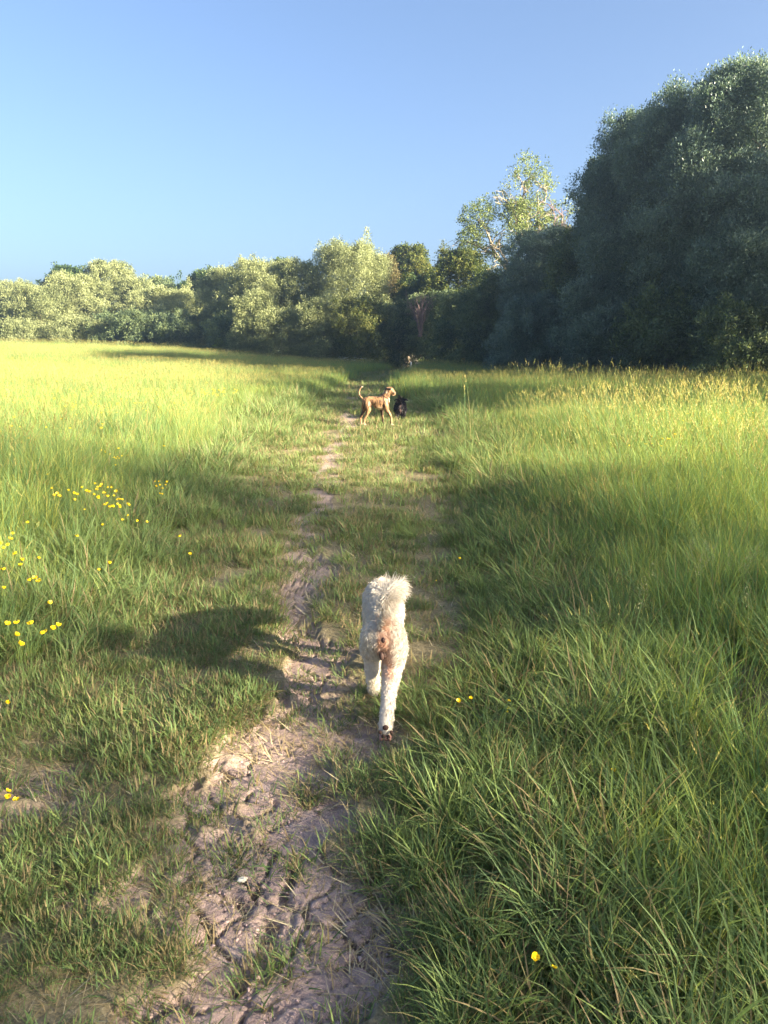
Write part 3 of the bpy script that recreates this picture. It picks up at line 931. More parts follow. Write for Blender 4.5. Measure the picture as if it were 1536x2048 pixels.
# ------------------------------------------------------------------ dogs
def blend_body(name, chains, voxel, smooth=4, squash=None):
    """one continuous skin: tapered limbs merged by a voxel remesh; chains of (x, y, z, radius)"""
    bm = bmesh.new()
    for ch in chains:
        for k, c in enumerate(ch):
            bmesh.ops.create_icosphere(bm, subdivisions=2, radius=c[3], matrix=Matrix.Translation(c[:3]))
            if k:
                a, b = Vector(ch[k - 1][:3]), Vector(c[:3])
                d = b - a
                if d.length < 1e-4: continue
                m = Matrix.Translation((a + b) / 2) @ d.to_track_quat('Z', 'Y').to_matrix().to_4x4()
                bmesh.ops.create_cone(bm, cap_ends=True, segments=14, radius1=ch[k - 1][3], radius2=c[3], depth=d.length, matrix=m)
    me = bpy.data.meshes.new(name)
    bm.to_mesh(me); bm.free()
    o = bpy.data.objects.new(name, me)
    col.objects.link(o)
    r = o.modifiers.new('r', 'REMESH'); r.mode = 'VOXEL'; r.voxel_size = voxel
    s = o.modifiers.new('s', 'SMOOTH'); s.iterations = smooth; s.factor = .6
    dg = bpy.context.evaluated_depsgraph_get()
    out = bpy.data.meshes.new_from_object(o.evaluated_get(dg), depsgraph=dg)
    bpy.data.objects.remove(o)
    out.name = name
    for p in out.polygons: p.use_smooth = True
    return out

def ellipsoid(bm, c, r, rot=None, sub=2):
    m = Matrix.Translation(c) @ (rot.to_matrix().to_4x4() if rot else Matrix()) @ Matrix.Diagonal((*r, 1))
    bmesh.ops.create_icosphere(bm, subdivisions=sub, radius=1, matrix=m)

def bm_obj(name, bm, mat, parent):
    me = bpy.data.meshes.new(name)
    bm.to_mesh(me); bm.free()
    for p in me.polygons: p.use_smooth = True
    return link(name, me, parent, mat)

def fur(me, n, length, lay, rng, width=.004, curl=.5, lift=.5, stainf=None, lenf=None):
    """wavy locks rooted on the skin mesh"""
    me.calc_loop_triangles()
    V = np.empty(len(me.vertices) * 3); me.vertices.foreach_get('co', V); V = V.reshape(-1, 3)
    T_ = np.empty(len(me.loop_triangles) * 3, dtype=np.int32); me.loop_triangles.foreach_get('vertices', T_); T_ = T_.reshape(-1, 3)
    A, B, C = V[T_[:, 0]], V[T_[:, 1]], V[T_[:, 2]]
    N = np.cross(B - A, C - A); ar = np.linalg.norm(N, axis=1); N /= ar[:, None] + 1e-12
    k = rng.choice(len(T_), n, p=ar / ar.sum())
    u, v = rng.random(n), rng.random(n)
    f = u + v > 1; u[f], v[f] = 1 - u[f], 1 - v[f]
    P = A[k] + (B - A)[k] * u[:, None] + (C - A)[k] * v[:, None]
    nn = N[k]
    d0 = np.array([lay(p) for p in P]) if callable(lay) else np.tile(np.array(lay, float), (n, 1))
    d0 = d0 - nn * (d0 * nn).sum(1)[:, None]
    L = length * (.6 + .8 * rng.random(n))
    if lenf is not None: L = L * lenf(P)
    # locks: neighbouring hairs share a curl phase
    ph = 6.283 * np.stack([noise(P[:, 0] * 1 + P[:, 2] * .6, P[:, 1] + P[:, 2] * .8, .022, 5), noise(P[:, 1] - P[:, 2], P[:, 0] + P[:, 2], .022, 9)], -1)
    side = np.cross(nn, d0); side /= np.linalg.norm(side, axis=1)[:, None] + 1e-9
    d = nn * lift + d0 * .8 + rng.normal(0, .16, (n, 3)) + side * (np.sin(ph[:, 0]) * curl)[:, None]
    d /= np.linalg.norm(d, axis=1)[:, None]
    ring, q = [], P - nn * .002
    w = np.cross(d, rng.normal(0, 1, (n, 3))); w /= np.linalg.norm(w, axis=1)[:, None]
    segs = 3
    for s in range(segs + 1):
        h = (width * .5 * [.9, 1, .75, .1][s])
        ring += [q + w * h, q - w * h]
        dd = d + d0 * .35 * s + side * (np.sin(ph[:, 1] + s * 1.7) * curl * .8)[:, None] + nn * (np.cos(ph[:, 0] + s * 1.9) * curl * .35)[:, None]
        dd /= np.linalg.norm(dd, axis=1)[:, None]
        q = q + dd * (L / segs)[:, None]
    R_ = np.stack(ring, 1).reshape(-1, 3)
    nv = 2 * (segs + 1)
    F = (np.arange(n)[:, None, None] * nv + np.array([[2 * s, 2 * s + 1, 2 * s + 3, 2 * s + 2] for s in range(segs)])[None]).reshape(-1, 4)
    at_ = {'tint': np.repeat(rng.random(n), nv)}
    if stainf is not None: at_['stain'] = np.repeat(stainf(P), nv)
    return R_, F, at_

def coat_mat(name, base, base2, stain=None, rough=.75, trans=0.0):
    m, nt, N, L, out = new_mat(name)
    at = N.new('ShaderNodeAttribute'); at.attribute_name = 'tint'
    mx = N.new('ShaderNodeMix'); mx.data_type = 'RGBA'
    L.new(at.outputs['Fac'], mx.inputs[0]); mx.inputs[6].default_value = (*base, 1); mx.inputs[7].default_value = (*base2, 1)
    c = mx.outputs[2]
    if stain:
        st = N.new('ShaderNodeAttribute'); st.attribute_name = 'stain'
        m2 = N.new('ShaderNodeMix'); m2.data_type = 'RGBA'
        L.new(st.outputs['Fac'], m2.inputs[0]); L.new(c, m2.inputs[6]); m2.inputs[7].default_value = (*stain, 1)
        c = m2.outputs[2]
    p = N.new('ShaderNodeBsdfPrincipled'); p.inputs['Roughness'].default_value = rough
    p.inputs['Specular IOR Level'].default_value = .2
    L.new(c, p.inputs['Base Color'])
    if trans:
        t = N.new('ShaderNodeBsdfTranslucent'); L.new(c, t.inputs[0])
        ms = N.new('ShaderNodeMixShader'); ms.inputs[0].default_value = trans
        L.new(p.outputs[0], ms.inputs[1]); L.new(t.outputs[0], ms.inputs[2]); L.new(ms.outputs[0], out.inputs[0])
    else:
        L.new(p.outputs[0], out.inputs[0])
    return m

def white_dog():
    gx, gy = .0, 2.9
    root = empty('dog', (gx, gy, float(ground_z(-.05, 3.05)) + .012))
    root.scale = (1.0, 1.02, 1.06)
    tag(root, 'curly white dog walking away along the path with its plumed tail curled up', 'dog')
    rng = np.random.default_rng(3)
    chains = [
        [(.0, -.02, .345, .082), (.0, .10, .352, .088), (-.008, .26, .35, .098), (-.012, .40, .345, .102), (-.01, .47, .35, .085)],
        [(-.038, -.02, .345, .066), (-.05, .06, .27, .066), (-.056, .13, .205, .046), (-.054, .09, .125, .033), (-.05, .125, .06, .030), (-.05, .16, .03, .032), (-.05, .185, .025, .026)],
        [(.036, -.03, .345, .066), (.046, -.01, .27, .066), (.040, .01, .205, .048), (.022, -.10, .145, .034), (.012, -.165, .085, .030), (.006, -.205, .040, .031), (.004, -.205, .018, .022)],
        [(-.055, .39, .30, .06), (-.06, .37, .20, .042), (-.06, .40, .11, .032), (-.06, .41, .035, .034), (-.06, .43, .028, .03)],
        [(.05, .42, .30, .06), (.055, .44, .20, .042), (.055, .50, .12, .032), (.055, .53, .045, .032), (.055, .55, .035, .03)],
        [(-.01, .47, .35, .075), (-.012, .56, .325, .062), (-.014, .63, .30, .068), (-.014, .70, .265, .048), (-.014, .75, .245, .036)],
    ]
    chains = [[(q[0] * .92, q[1], q[2], q[3] * (.86 if q[3] > .05 else .95)) for q in ch] for ch in chains]
    body = blend_body('body', chains, .0085, 5)
    BV = np.empty(len(body.vertices) * 3); body.vertices.foreach_get('co', BV); BV = BV.reshape(-1, 3)
    def stain(P):
        x, y, z = P[:, 0], P[:, 1], P[:, 2]
        cx = np.interp(z, [.1, .2, .26, .34, .42], [-.006, .012, .0, -.004, .0])
        back = sstep(.03, -.03, y)
        a = 1.2 * sstep(.046, .012, np.abs(x - cx - .006)) * sstep(.16, .22, z) * back
        n = .55 + .9 * (noise(x + z, z - y, .02, 7) - .3)
        return np.clip(a * n, 0, .8)
    a = body.attributes.new('stain', 'FLOAT', 'POINT'); a.data.foreach_set('value', stain(BV).astype(np.float32))
    a = body.attributes.new('tint', 'FLOAT', 'POINT'); a.data.foreach_set('value', rng.random(len(BV)).astype(np.float32))
    coat = coat_mat('white_coat', (.68, .615, .52), (.78, .725, .64), (.60, .33, .215), .8, .42)
    body.materials.append(coat)
    bo = link('body', body, root)
    def lay(p):
        v = np.array([0, -.55, -.75])
        if p[2] < .22: v = np.array([0, -.15, -1.0])
        return v
    lenf = lambda P: np.where(P[:, 2] < .06, .5, np.where(P[:, 2] < .2, .85, 1.0)) * (1 - .45 * sstep(.03, .0, np.abs(P[:, 0])) * sstep(.0, -.05, P[:, 1]))
    V, F, at_ = fur(body, 46000, .019, lay, rng, .0030, .9, .30, stain, lenf)
    link('fur', mesh_np('fur', V, F, at_, [coat]), root)
    # tail: up, curling forward and over to the side, with long feathers
    tl = [(.0, -.075, .405, .021), (.002, -.108, .45, .020), (.010, -.112, .495, .019), (.020, -.085, .532, .018), (.034, -.04, .545, .016), (.046, .01, .532, .013), (.054, .04, .510, .010)]
    tail = blend_body('tail', [tl], .006, 2)
    TV = np.empty(len(tail.vertices) * 3); tail.vertices.foreach_get('co', TV); TV = TV.reshape(-1, 3)
    ts = lambda P: np.clip(.8 * sstep(.50, .42, P[:, 2]) * sstep(.02, .0, np.abs(P[:, 0] - .004)), 0, .8)
    a = tail.attributes.new('stain', 'FLOAT', 'POINT'); a.data.foreach_set('value', ts(TV).astype(np.float32))
    a = tail.attributes.new('tint', 'FLOAT', 'POINT'); a.data.foreach_set('value', rng.random(len(TV)).astype(np.float32))
    tail.materials.append(coat)
    to = link('tail', tail, root)
    tp = np.array([q[:3] for q in tl])
    def tail_lay(p):
        i = int(np.argmin(((tp - p) ** 2).sum(1)))
        t = tp[min(i + 1, len(tp) - 1)] - tp[max(i - 1, 0)]
        t = t / np.linalg.norm(t)
        return t * (.6 if i < 3 else .35) + np.array([.26, -.25, -.60 if i < 4 else -.80]) * (.3 + .7 * min(1, i / 3))
    V, F, at_ = fur(tail, 6400, .052, tail_lay, rng, .0024, 1.0, .15, ts, lambda P: .40 + .75 * sstep(.45, .53, P[:, 2]))
    link('tail_fur', mesh_np('tail_fur', V, F, at_, [coat]), to)
    # ears hanging either side of the lowered head
    for s in (-1, 1):
        e = blend_body('ear', [[(-.014 + s * .045, .62, .335, .020), (-.014 + s * .062, .62, .30, .024), (-.014 + s * .062, .63, .255, .022)]], .007, 2)
        V, F, at_ = fur(e, 900, .022, (0, 0, -1), rng, .004, .6, .3, lambda P: P[:, 0] * 0)
        e.materials.append(coat)
        for k in ('stain', 'tint'):
            a = e.attributes.new(k, 'FLOAT', 'POINT'); a.data.foreach_set('value', np.full(len(e.vertices), .0 if k == 'stain' else .5, dtype=np.float32))
        eo = link('ear', e, root)
        link('ear_fur', mesh_np('ear_fur', V, F, at_, [coat]), eo)
    dark = simple_mat('dog_dark_skin', (.05, .03, .028), .5)
    pad = simple_mat('paw_pad', (.032, .018, .016), .75, 60, (.06, .032, .025), .4)
    pink = simple_mat('dog_pink_skin', (.36, .19, .14), .6)
    bm = bmesh.new(); ellipsoid(bm, (-.014, .783, .25), (.016, .014, .012)); bm_obj('nose', bm, dark, root)
    for s in (-1, 1):
        bm = bmesh.new(); ellipsoid(bm, (-.014 + s * .034, .69, .312), (.009, .009, .009)); bm_obj('eye', bm, dark, root)
    bm = bmesh.new(); ellipsoid(bm, (-.003, -.106, .352), (.006, .005, .008)); ellipsoid(bm, (-.003, -.100, .352), (.009, .005, .012)); bm_obj('anus', bm, simple_mat('dog_anus_skin', (.05, .026, .024), .6), root)
    bm = bmesh.new(); ellipsoid(bm, (-.009, -.056, .272), (.012, .018, .020)); ellipsoid(bm, (.003, -.053, .275), (.011, .016, .018)); bm_obj('scrotum', bm, simple_mat('dog_dusky_skin', (.06, .036, .03), .6, 40, (.13, .08, .065)), root)
    # pads of the hind paw that is pushing off, turned to the rear
    bm = bmesh.new()
    ellipsoid(bm, (.006, -.236, .060), (.0125, .007, .011))
    for dx, dz in ((-.020, .040), (-.008, .024), (.012, .022), (.024, .040)):
        ellipsoid(bm, (.005 + dx, -.234, dz), (.0072, .007, .0085))
    bm_obj('paw_pad', bm, pad, root)
    # bare pink-grey toes between the pads
    bm = bmesh.new()
    for dx in (-.016, .0, .016):
        ellipsoid(bm, (.005 + dx, -.222, .012), (.011, .016, .012))
    bm_obj('toe', bm, pink, root)
white_dog()

def brindle_dog():
    gx, gy = -.173, 14.95
    root = empty('dog', (gx, gy, float(ground_z(-.4, gy)) + .01))
    tag(root, 'brindle tan dog with raised thin tail standing side-on by the black dog', 'dog')
    # x along the body (head at +x), y away from the camera
    n, f = -.06, .06
    chains = [
        [(-.20, 0, .495, .068), (-.14, 0, .50, .080), (-.03, 0, .49, .088), (.08, 0, .468, .112), (.15, 0, .47, .110), (.20, 0, .49, .085)],
        [(.05, 0, .43, .10), (.13, 0, .41, .095)],
        [(.15, 0, .53, .085), (.215, -.01, .60, .072), (.255, -.015, .665, .066)],
        [(.25, -.015, .70, .068), (.30, -.02, .705, .066), (.335, -.03, .680, .050), (.372, -.04, .650, .040), (.378, -.04, .635, .034)],
        [(.315, -.025, .655, .040), (.352, -.035, .612, .026)],
        [(-.17, n * .6, .46, .072), (-.155, n, .40, .070), (-.135, n, .32, .046), (-.165, n, .235, .030), (-.212, n, .145, .020), (-.226, n, .07, .018), (-.222, n, .025, .022), (-.195, n, .018, .020)],
        [(-.20, f * .6, .46, .066), (-.225, f, .39, .055), (-.235, f, .30, .038), (-.265, f, .23, .027), (-.305, f, .15, .020), (-.300, f, .07, .018), (-.285, f, .025, .021), (-.255, f, .018, .020)],
        [(.19, n * .9, .46, .066), (.215, n * 1.1, .40, .052), (.235, n * 1.1, .31, .036), (.305, n * 1.1, .205, .023), (.322, n * 1.1, .10, .019), (.322, n * 1.1, .03, .022), (.345, n * 1.1, .02, .020)],
        [(.13, f, .42, .058), (.125, f, .33, .038), (.135, f, .22, .024), (.15, f, .12, .019), (.155, f, .03, .022), (.178, f, .02, .020)],
    ]
    chains = [[(q[0], q[1], q[2], q[3] * (1.16 if q[3] < .06 and q[2] < .5 else 1.06)) for q in ch] for ch in chains]
    body = blend_body('body', chains, .010, 4)
    m, nt, N, L, out = new_mat('brindle_coat')
    tc = N.new('ShaderNodeTexCoord')
    mp = N.new('ShaderNodeMapping'); mp.inputs['Scale'].default_value = (2.6, 1, .55); mp.inputs['Rotation'].default_value = (0, .3, 0)
    L.new(tc.outputs['Object'], mp.inputs[0])
    nz = N.new('ShaderNodeTexNoise'); nz.inputs['Scale'].default_value = 16; nz.inputs['Detail'].default_value = 4; nz.inputs['Distortion'].default_value = .9
    L.new(mp.outputs[0], nz.inputs['Vector'])
    cr = N.new('ShaderNodeValToRGB'); el = cr.color_ramp.elements
    el[0].position, el[0].color = .42, (.045, .024, .015, 1)
    el[1].position, el[1].color = .56, (.25, .145, .07, 1)
    L.new(nz.outputs[0], cr.inputs[0])
    at = N.new('ShaderNodeAttribute'); at.attribute_name = 'patch'
    mx = N.new('ShaderNodeMix'); mx.data_type = 'RGBA'
    ms = N.new('ShaderNodeMath'); ms.operation = 'MAXIMUM'; ms.inputs[1].default_value = 0; L.new(at.outputs['Fac'], ms.inputs[0])
    L.new(ms.outputs[0], mx.inputs[0]); L.new(cr.outputs[0], mx.inputs[6]); mx.inputs[7].default_value = (.50, .40, .29, 1)
    mneg = N.new('ShaderNodeMath'); mneg.operation = 'MULTIPLY'; mneg.inputs[1].default_value = -1; mneg.use_clamp = True
    L.new(at.outputs['Fac'], mneg.inputs[0])
    mx2 = N.new('ShaderNodeMix'); mx2.data_type = 'RGBA'
    L.new(mneg.outputs[0], mx2.inputs[0]); L.new(mx.outputs[2], mx2.inputs[6]); mx2.inputs[7].default_value = (.010, .006, .005, 1)
    p = N.new('ShaderNodeBsdfPrincipled'); p.inputs['Roughness'].default_value = .55; p.inputs['Specular IOR Level'].default_value = .3
    L.new(mx2.outputs[2], p.inputs['Base Color']); L.new(p.outputs[0], out.inputs[0])
    V = np.empty(len(body.vertices) * 3); body.vertices.foreach_get('co', V); V = V.reshape(-1, 3)
    x, y, z = V.T
    pat = sstep(.06, .02, z) * .6                                         # pale toes
    pat = np.maximum(pat, .7 * sstep(.40, .34, z) * sstep(-.02, .05, x) * sstep(.18, .12, x) * (z > .3))   # pale under the chest
    pat = np.maximum(pat, sstep(.024, .010, np.hypot(x - .222, (z - .675) * .6)) * (y < 0))      # white flash behind the ear
    pat = np.maximum(pat, .8 * sstep(.62, .60, z) * sstep(.335, .345, x) * (z > .55))            # pale chin
    pat = np.where((y > .02) & (z < .36) & (z > .2), -.75, pat)  # far-side legs darkened: their shade put into the coat colour
    pat = pat - .85 * sstep(.035, .015, np.hypot(x - .372, z - .655))
    a = body.attributes.new('patch', 'FLOAT', 'POINT'); a.data.foreach_set('value', pat.astype(np.float32))
    body.materials.append(m)
    link('body', body, root)
    tail = blend_body('tail', [[(-.235, 0, .52, .026), (-.275, 0, .552, .020), (-.315, 0, .60, .017), (-.327, .005, .645, .015), (-.318, .01, .70, .013), (-.29, .015, .752, .012), (-.268, .015, .775, .012), (-.252, .015, .770, .011)]], .006, 3)
    V = np.empty(len(tail.vertices) * 3); tail.vertices.foreach_get('co', V); V = V.reshape(-1, 3)
    a = tail.attributes.new('patch', 'FLOAT', 'POINT'); a.data.foreach_set('value', (.75 * sstep(-.285, -.262, V[:, 0]) * sstep(.72, .76, V[:, 2])).astype(np.float32))
    tail.materials.append(m)
    link('tail', tail, root)
    dk = simple_mat('dark_ear', (.008, .005, .004), .6)
    for s, yy in ((1, -.085), (-1, .05)):
        bm = bmesh.new()
        ellipsoid(bm, (.262, yy, .735), (.036, .012, .022), Euler((s * .7, -.35, 0)))
        ellipsoid(bm, (.235, yy - s * .006, .742), (.026, .010, .014), Euler((s * .7, .2, 0)))
        ellipsoid(bm, (.285, yy - s * .004, .722), (.024, .011, .022), Euler((s * .5, .6, 0)))
        bm_obj('ear', bm, dk, root)
    bm = bmesh.new(); ellipsoid(bm, (.408, -.045, .645), (.014, .018, .014)); bm_obj('nose', bm, dk, root)
    for yy in (-.073, .028):
        bm = bmesh.new(); ellipsoid(bm, (.338, yy, .705), (.009, .008, .009), sub=1); bm_obj('eye', bm, dk, root)
    # collar with a loose pale end hanging from the throat
    a = np.linspace(0, 2 * np.pi, 19)
    ax = Vector((.55, 0, .83)).normalized(); u = Vector((0, 1, 0)); v = ax.cross(u)
    c = Vector((.195, -.005, .575))
    P = np.array([c + u * math.cos(t) * .074 + v * math.sin(t) * .079 for t in a])
    V, F = tubes([(P, np.full(19, .011))], 6)
    cl = link('collar', mesh_np('collar', V, F, None, [simple_mat('collar_webbing', (.04, .012, .012), .7)], smooth=True), root)
    V, F = tubes([(np.array([(.268, -.05, .56), (.275, -.055, .52), (.282, -.055, .475)]), np.array([.007, .007, .006]))], 6)
    link('tag_strap', mesh_np('tag_strap', V, F, None, [simple_mat('pale_strap', (.6, .55, .45), .7)], smooth=True), cl)
brindle_dog()

def black_dog():
    gx, gy = .355, 16.3
    root = empty('dog', (gx, gy, float(ground_z(gx, gy)) + .01), R(-4))
    tag(root, 'shaggy black dog seen from behind with its tail straight up', 'dog')
    rng = np.random.default_rng(9)
    chains = [
        [(0, -.12, .27, .105), (0, .04, .27, .112), (0, .2, .275, .118), (0, .28, .29, .09)],
        [(0, -.1, .22, .10), (0, .15, .21, .11)],
        [(-.06, -.12, .22, .07), (-.065, -.13, .13, .045), (-.06, -.15, .05, .032), (-.06, -.13, .02, .032)],
        [(.06, -.12, .22, .07), (.065, -.11, .13, .045), (.06, -.12, .05, .032), (.06, -.10, .02, .032)],
        [(-.07, .22, .2, .06), (-.07, .23, .1, .035), (-.07, .24, .025, .033)],
        [(.07, .22, .2, .06), (.07, .25, .1, .035), (.07, .27, .025, .033)],
        [(0, .28, .30, .085), (0, .38, .35, .07), (0, .44, .36, .078), (0, .53, .33, .045)],
    ]
    body = blend_body('body', chains, .012, 4)
    coat = coat_mat('black_coat', (.003, .003, .005), (.009, .008, .011), (.2, .13, .12), .5)
    def st(P):
        return np.clip(sstep(.03, .012, np.abs(P[:, 0] - .01)) * sstep(-.15, -.2, P[:, 1]) * sstep(.36, .3, P[:, 2]) * sstep(.05, .15, P[:, 2]), 0, 1) * .8 * (noise(P[:, 0], P[:, 2], .03, 4) > .45)
    V = np.empty(len(body.vertices) * 3); body.vertices.foreach_get('co', V); V = V.reshape(-1, 3)
    a = body.attributes.new('stain', 'FLOAT', 'POINT'); a.data.foreach_set('value', st(V).astype(np.float32))
    body.materials.append(coat)
    link('body', body, root)
    V, F, at_ = fur(body, 5000, .045, (0, -.4, -.9), rng, .009, .4, .35, st)
    link('fur', mesh_np('fur', V, F, at_, [coat]), root)
    tail = blend_body('tail', [[(0, -.19, .34, .026), (.0, -.205, .40, .022), (-.004, -.20, .46, .018), (-.008, -.19, .515, .012)]], .008, 2)
    tail.materials.append(coat)
    to = link('tail', tail, root)
    V, F, at_ = fur(tail, 500, .035, (0, -.3, .9), rng, .008, .2, .4, lambda P: P[:, 0] * 0)
    link('tail_fur', mesh_np('tail_fur', V, F, at_, [coat]), to)
    for s in (-1, 1):
        e = blend_body('ear', [[(s * .06, .42, .40, .024), (s * .11, .41, .405, .022), (s * .145, .40, .385, .014)]], .008, 2)
        e.materials.append(coat)
        link('ear', e, root)
    bm = bmesh.new(); ellipsoid(bm, (0, .575, .335), (.016, .014, .013)); bm_obj('nose', bm, coat, root)
    for s in (-1, 1):
        bm = bmesh.new(); ellipsoid(bm, (s * .04, .50, .385), (.01, .01, .01), sub=1); bm_obj('eye', bm, coat, root)
black_dog()

# ------------------------------------------------------------------ buttercups, one by one
M['petal'] = simple_mat('buttercup_petal', (.80, .56, .012), .35, 200, (.85, .64, .02))
M['stem'] = simple_mat('flower_stem', (.09, .14, .04), .6)
def flower_head_mesh(seed, opened):
    rng = np.random.default_rng(seed)
    V, F, off = [], [], 0
    for k in range(5):
        a = k * 2 * math.pi / 5 + rng.normal(0, .08)
        o = np.array([math.cos(a), math.sin(a), 0]); s = np.array([-math.sin(a), math.cos(a), 0]); z = np.array([0, 0, 1.])
        th = opened + rng.normal(0, .1)
        d = o * math.sin(th) + z * math.cos(th)
        d2 = o * math.sin(th - .5) + z * math.cos(th - .5)
        r = .013
        p0 = o * .001; p1 = p0 + d * r * .65; p2 = p1 + d2 * r * .55
        w1, w2 = r * .56, r * .34
        V += [p0, p1 + s * w1, p1 - s * w1, p1 - z * .001, p2 + s * w2, p2 - s * w2]
        F += [[off, off + 1, off + 4, off + 3], [off, off + 3, off + 5, off + 2], [off + 3, off + 4, off + 5, off + 3]][:2]
        F += [[off + 3, off + 4, off + 5, off + 5]][:0]
        off += 6
    # centre boss
    for k in range(5):
        a = k * 2 * math.pi / 5
        V.append(np.array([math.cos(a) * .004, math.sin(a) * .004, .004]))
    V.append(np.array([0, 0, .008]))
    tri = [[off + k, off + (k + 1) % 5, off + 5] for k in range(5)]
    tri += [[6 * k + 3, 6 * k + 4, 6 * k + 5] for k in range(5)]
    return mesh_np('flower_head', np.array(V), [np.array(F), np.array(tri)], None, [M['petal']])
HEADS = [flower_head_mesh(i, o) for i, o in enumerate((.95, .75, 1.15, .5))]
def stem_mesh(seed):
    rng = np.random.default_rng(seed)
    P = np.array([(0, 0, 0), (rng.normal(0, .02), rng.normal(0, .02), -.33), (rng.normal(0, .05), rng.normal(0, .05), -.66), (rng.normal(0, .08), rng.normal(0, .08), -1.04)])
    V, F = tubes([(P, np.array([.0014, .0016, .0018, .002]))], 4)
    return mesh_np('stem', V, F, None, [M['stem']])
STEMS = [stem_mesh(i) for i in range(5)]
FL = {
    'A': [(-2.37, 5.97, 0.42), (-2.29, 5.82, 0.42), (-2.31, 5.95, 0.42), (-2.28, 5.85, 0.42), (-2.27, 5.74, 0.42), (-2.15, 5.46, 0.42), (-2.13, 5.4, 0.42), (-2.2, 5.51, 0.42), (-2.15, 5.58, 0.42), (-2.2, 5.81, 0.42), (-2.18, 5.81, 0.42), (-2.08, 5.46, 0.42), (-2.04, 5.48, 0.42), (-2.08, 5.65, 0.42), (-1.96, 5.35, 0.42), (-1.95, 5.35, 0.42), (-1.92, 5.32, 0.42), (-1.97, 5.11, 0.42), (-1.98, 5.18, 0.42), (-1.91, 5.04, 0.42), (-1.9, 5.06, 0.42), (-1.9, 5.16, 0.42), (-1.86, 5.09, 0.42), (-1.84, 5.04, 0.42), (-1.82, 5.14, 0.42)],
    'B': [(-2.65, 5.81, 0.42), (-2.51, 5.58, 0.42), (-2.48, 5.46, 0.42), (-2.43, 5.43, 0.42), (-2.37, 5.55, 0.42), (-2.27, 5.33, 0.42), (-2.33, 5.51, 0.42), (-2.4, 5.78, 0.42), (-2.31, 5.65, 0.42), (-2.27, 5.61, 0.42), (-2.46, 5.67, 0.42)],
    'C': [(-2.04, 6.5, 0.35), (-2.02, 6.54, 0.35), (-1.94, 6.3, 0.35), (-1.88, 6.17, 0.35), (-1.9, 6.34, 0.35), (-1.83, 5.93, 0.35), (-1.8, 5.9, 0.35), (-1.93, 6.49, 0.35), (-1.95, 6.23, 0.35)],
    'D': [(-3.09, 8.15, 0.42), (-3.16, 8.23, 0.42), (-3.06, 8.07, 0.42), (-2.94, 7.89, 0.42), (-3.02, 8.38, 0.42), (-2.82, 7.66, 0.42), (-2.76, 7.56, 0.42), (-2.74, 7.58, 0.42), (-2.8, 7.71, 0.42), (-2.77, 7.76, 0.42), (-2.6, 7.09, 0.42)],
    'S': [(-3.98, 8.14, 0.38), (-3.11, 6.75, 0.38), (-2.13, 5.15, 0.38), (-1.84, 4.71, 0.38), (-1.76, 4.85, 0.38), (-1.66, 4.85, 0.38), (-1.58, 4.79, 0.38), (-1.89, 4.41, 0.38), (-2.34, 4.73, 0.38), (-1.91, 3.94, 0.38), (-1.48, 3.83, 0.38), (-1.49, 3.71, 0.38), (-1.09, 4.02, 0.38), (-1.25, 4.39, 0.38), (-1.77, 4.99, 0.38)],
    'E': [(-2.3, 4.44, 0.38), (-2.24, 4.3, 0.38), (-2.25, 4.21, 0.38), (-2.19, 4.17, 0.38), (-2.18, 4.1, 0.38), (-2.07, 4.01, 0.38), (-1.97, 3.88, 0.38), (-1.93, 3.78, 0.38), (-1.98, 3.69, 0.38), (-1.75, 3.55, 0.38), (-1.76, 3.52, 0.38), (-1.71, 3.51, 0.38), (-1.83, 3.4, 0.38), (-1.51, 3.18, 0.38), (-1.54, 2.93, 0.38), (-1.57, 2.91, 0.38), (-1.47, 2.78, 0.38), (-1.41, 2.69, 0.38), (-1.35, 2.89, 0.38), (-1.37, 2.81, 0.38), (-1.35, 2.85, 0.38), (-1.47, 2.91, 0.38)],
    'F': [(-1.17, 2.06, 0.16), (-1.15, 2.03, 0.16), (-1.12, 2.01, 0.16), (-1.15, 2.02, 0.16)],
    'G': [(-1.42, 2.57, 0.2)],
    'R': [(0.51, 4.81, 0.12), (0.32, 4.32, 0.12), (0.3, 2.74, 0.12), (0.35, 2.76, 0.12), (0.5, 2.73, 0.12), (0.49, 2.67, 0.12), (0.48, 2.64, 0.12), (0.77, 2.24, 0.12), (0.94, 2.23, 0.12), (0.35, 1.46, 0.12), (0.39, 1.43, 0.12)],
}
FLAB = {
 'A': ('yellow buttercup in the largest cluster on the left bank', 'buttercups in the largest cluster on the left bank'),
 'B': ('yellow buttercup in the loose row beside the largest cluster', 'buttercups in the loose row beside the largest cluster'),
 'C': ('small yellow buttercup in the cluster nearest the path on the left', 'buttercups in the cluster nearest the path'),
 'D': ('yellow buttercup in the cluster below the dark grass tuft', 'buttercups below the dark grass tuft'),
 'S': ('single yellow buttercup scattered in the grass of the left bank', 'scattered single buttercups of the left bank'),
 'E': ('yellow buttercup on a tall stem at the left margin of the view', 'buttercups at the left margin'),
 'F': ('yellow buttercup in the tight bunch low in the short grass at left', 'buttercups in the low tight bunch'),
}
RLAB = ['yellow buttercup alone right of the path beyond the white dog', 'small yellow buttercup in the turf just right of the white dog',
        'pale yellow buttercup closest to the dog of those on the right verge', 'yellow buttercup second from the dog on the right verge',
        'upper buttercup of the little stack on the right verge', 'middle buttercup of the little stack on the right verge', 'lowest buttercup of the little stack on the right verge',
        'yellow buttercup amid the long sunlit grass on the right', 'tiny yellow buttercup deep in the long grass on the right',
        'bright yellow buttercup nearest the camera in the right verge', 'yellow buttercup bud just below the nearest right buttercup']
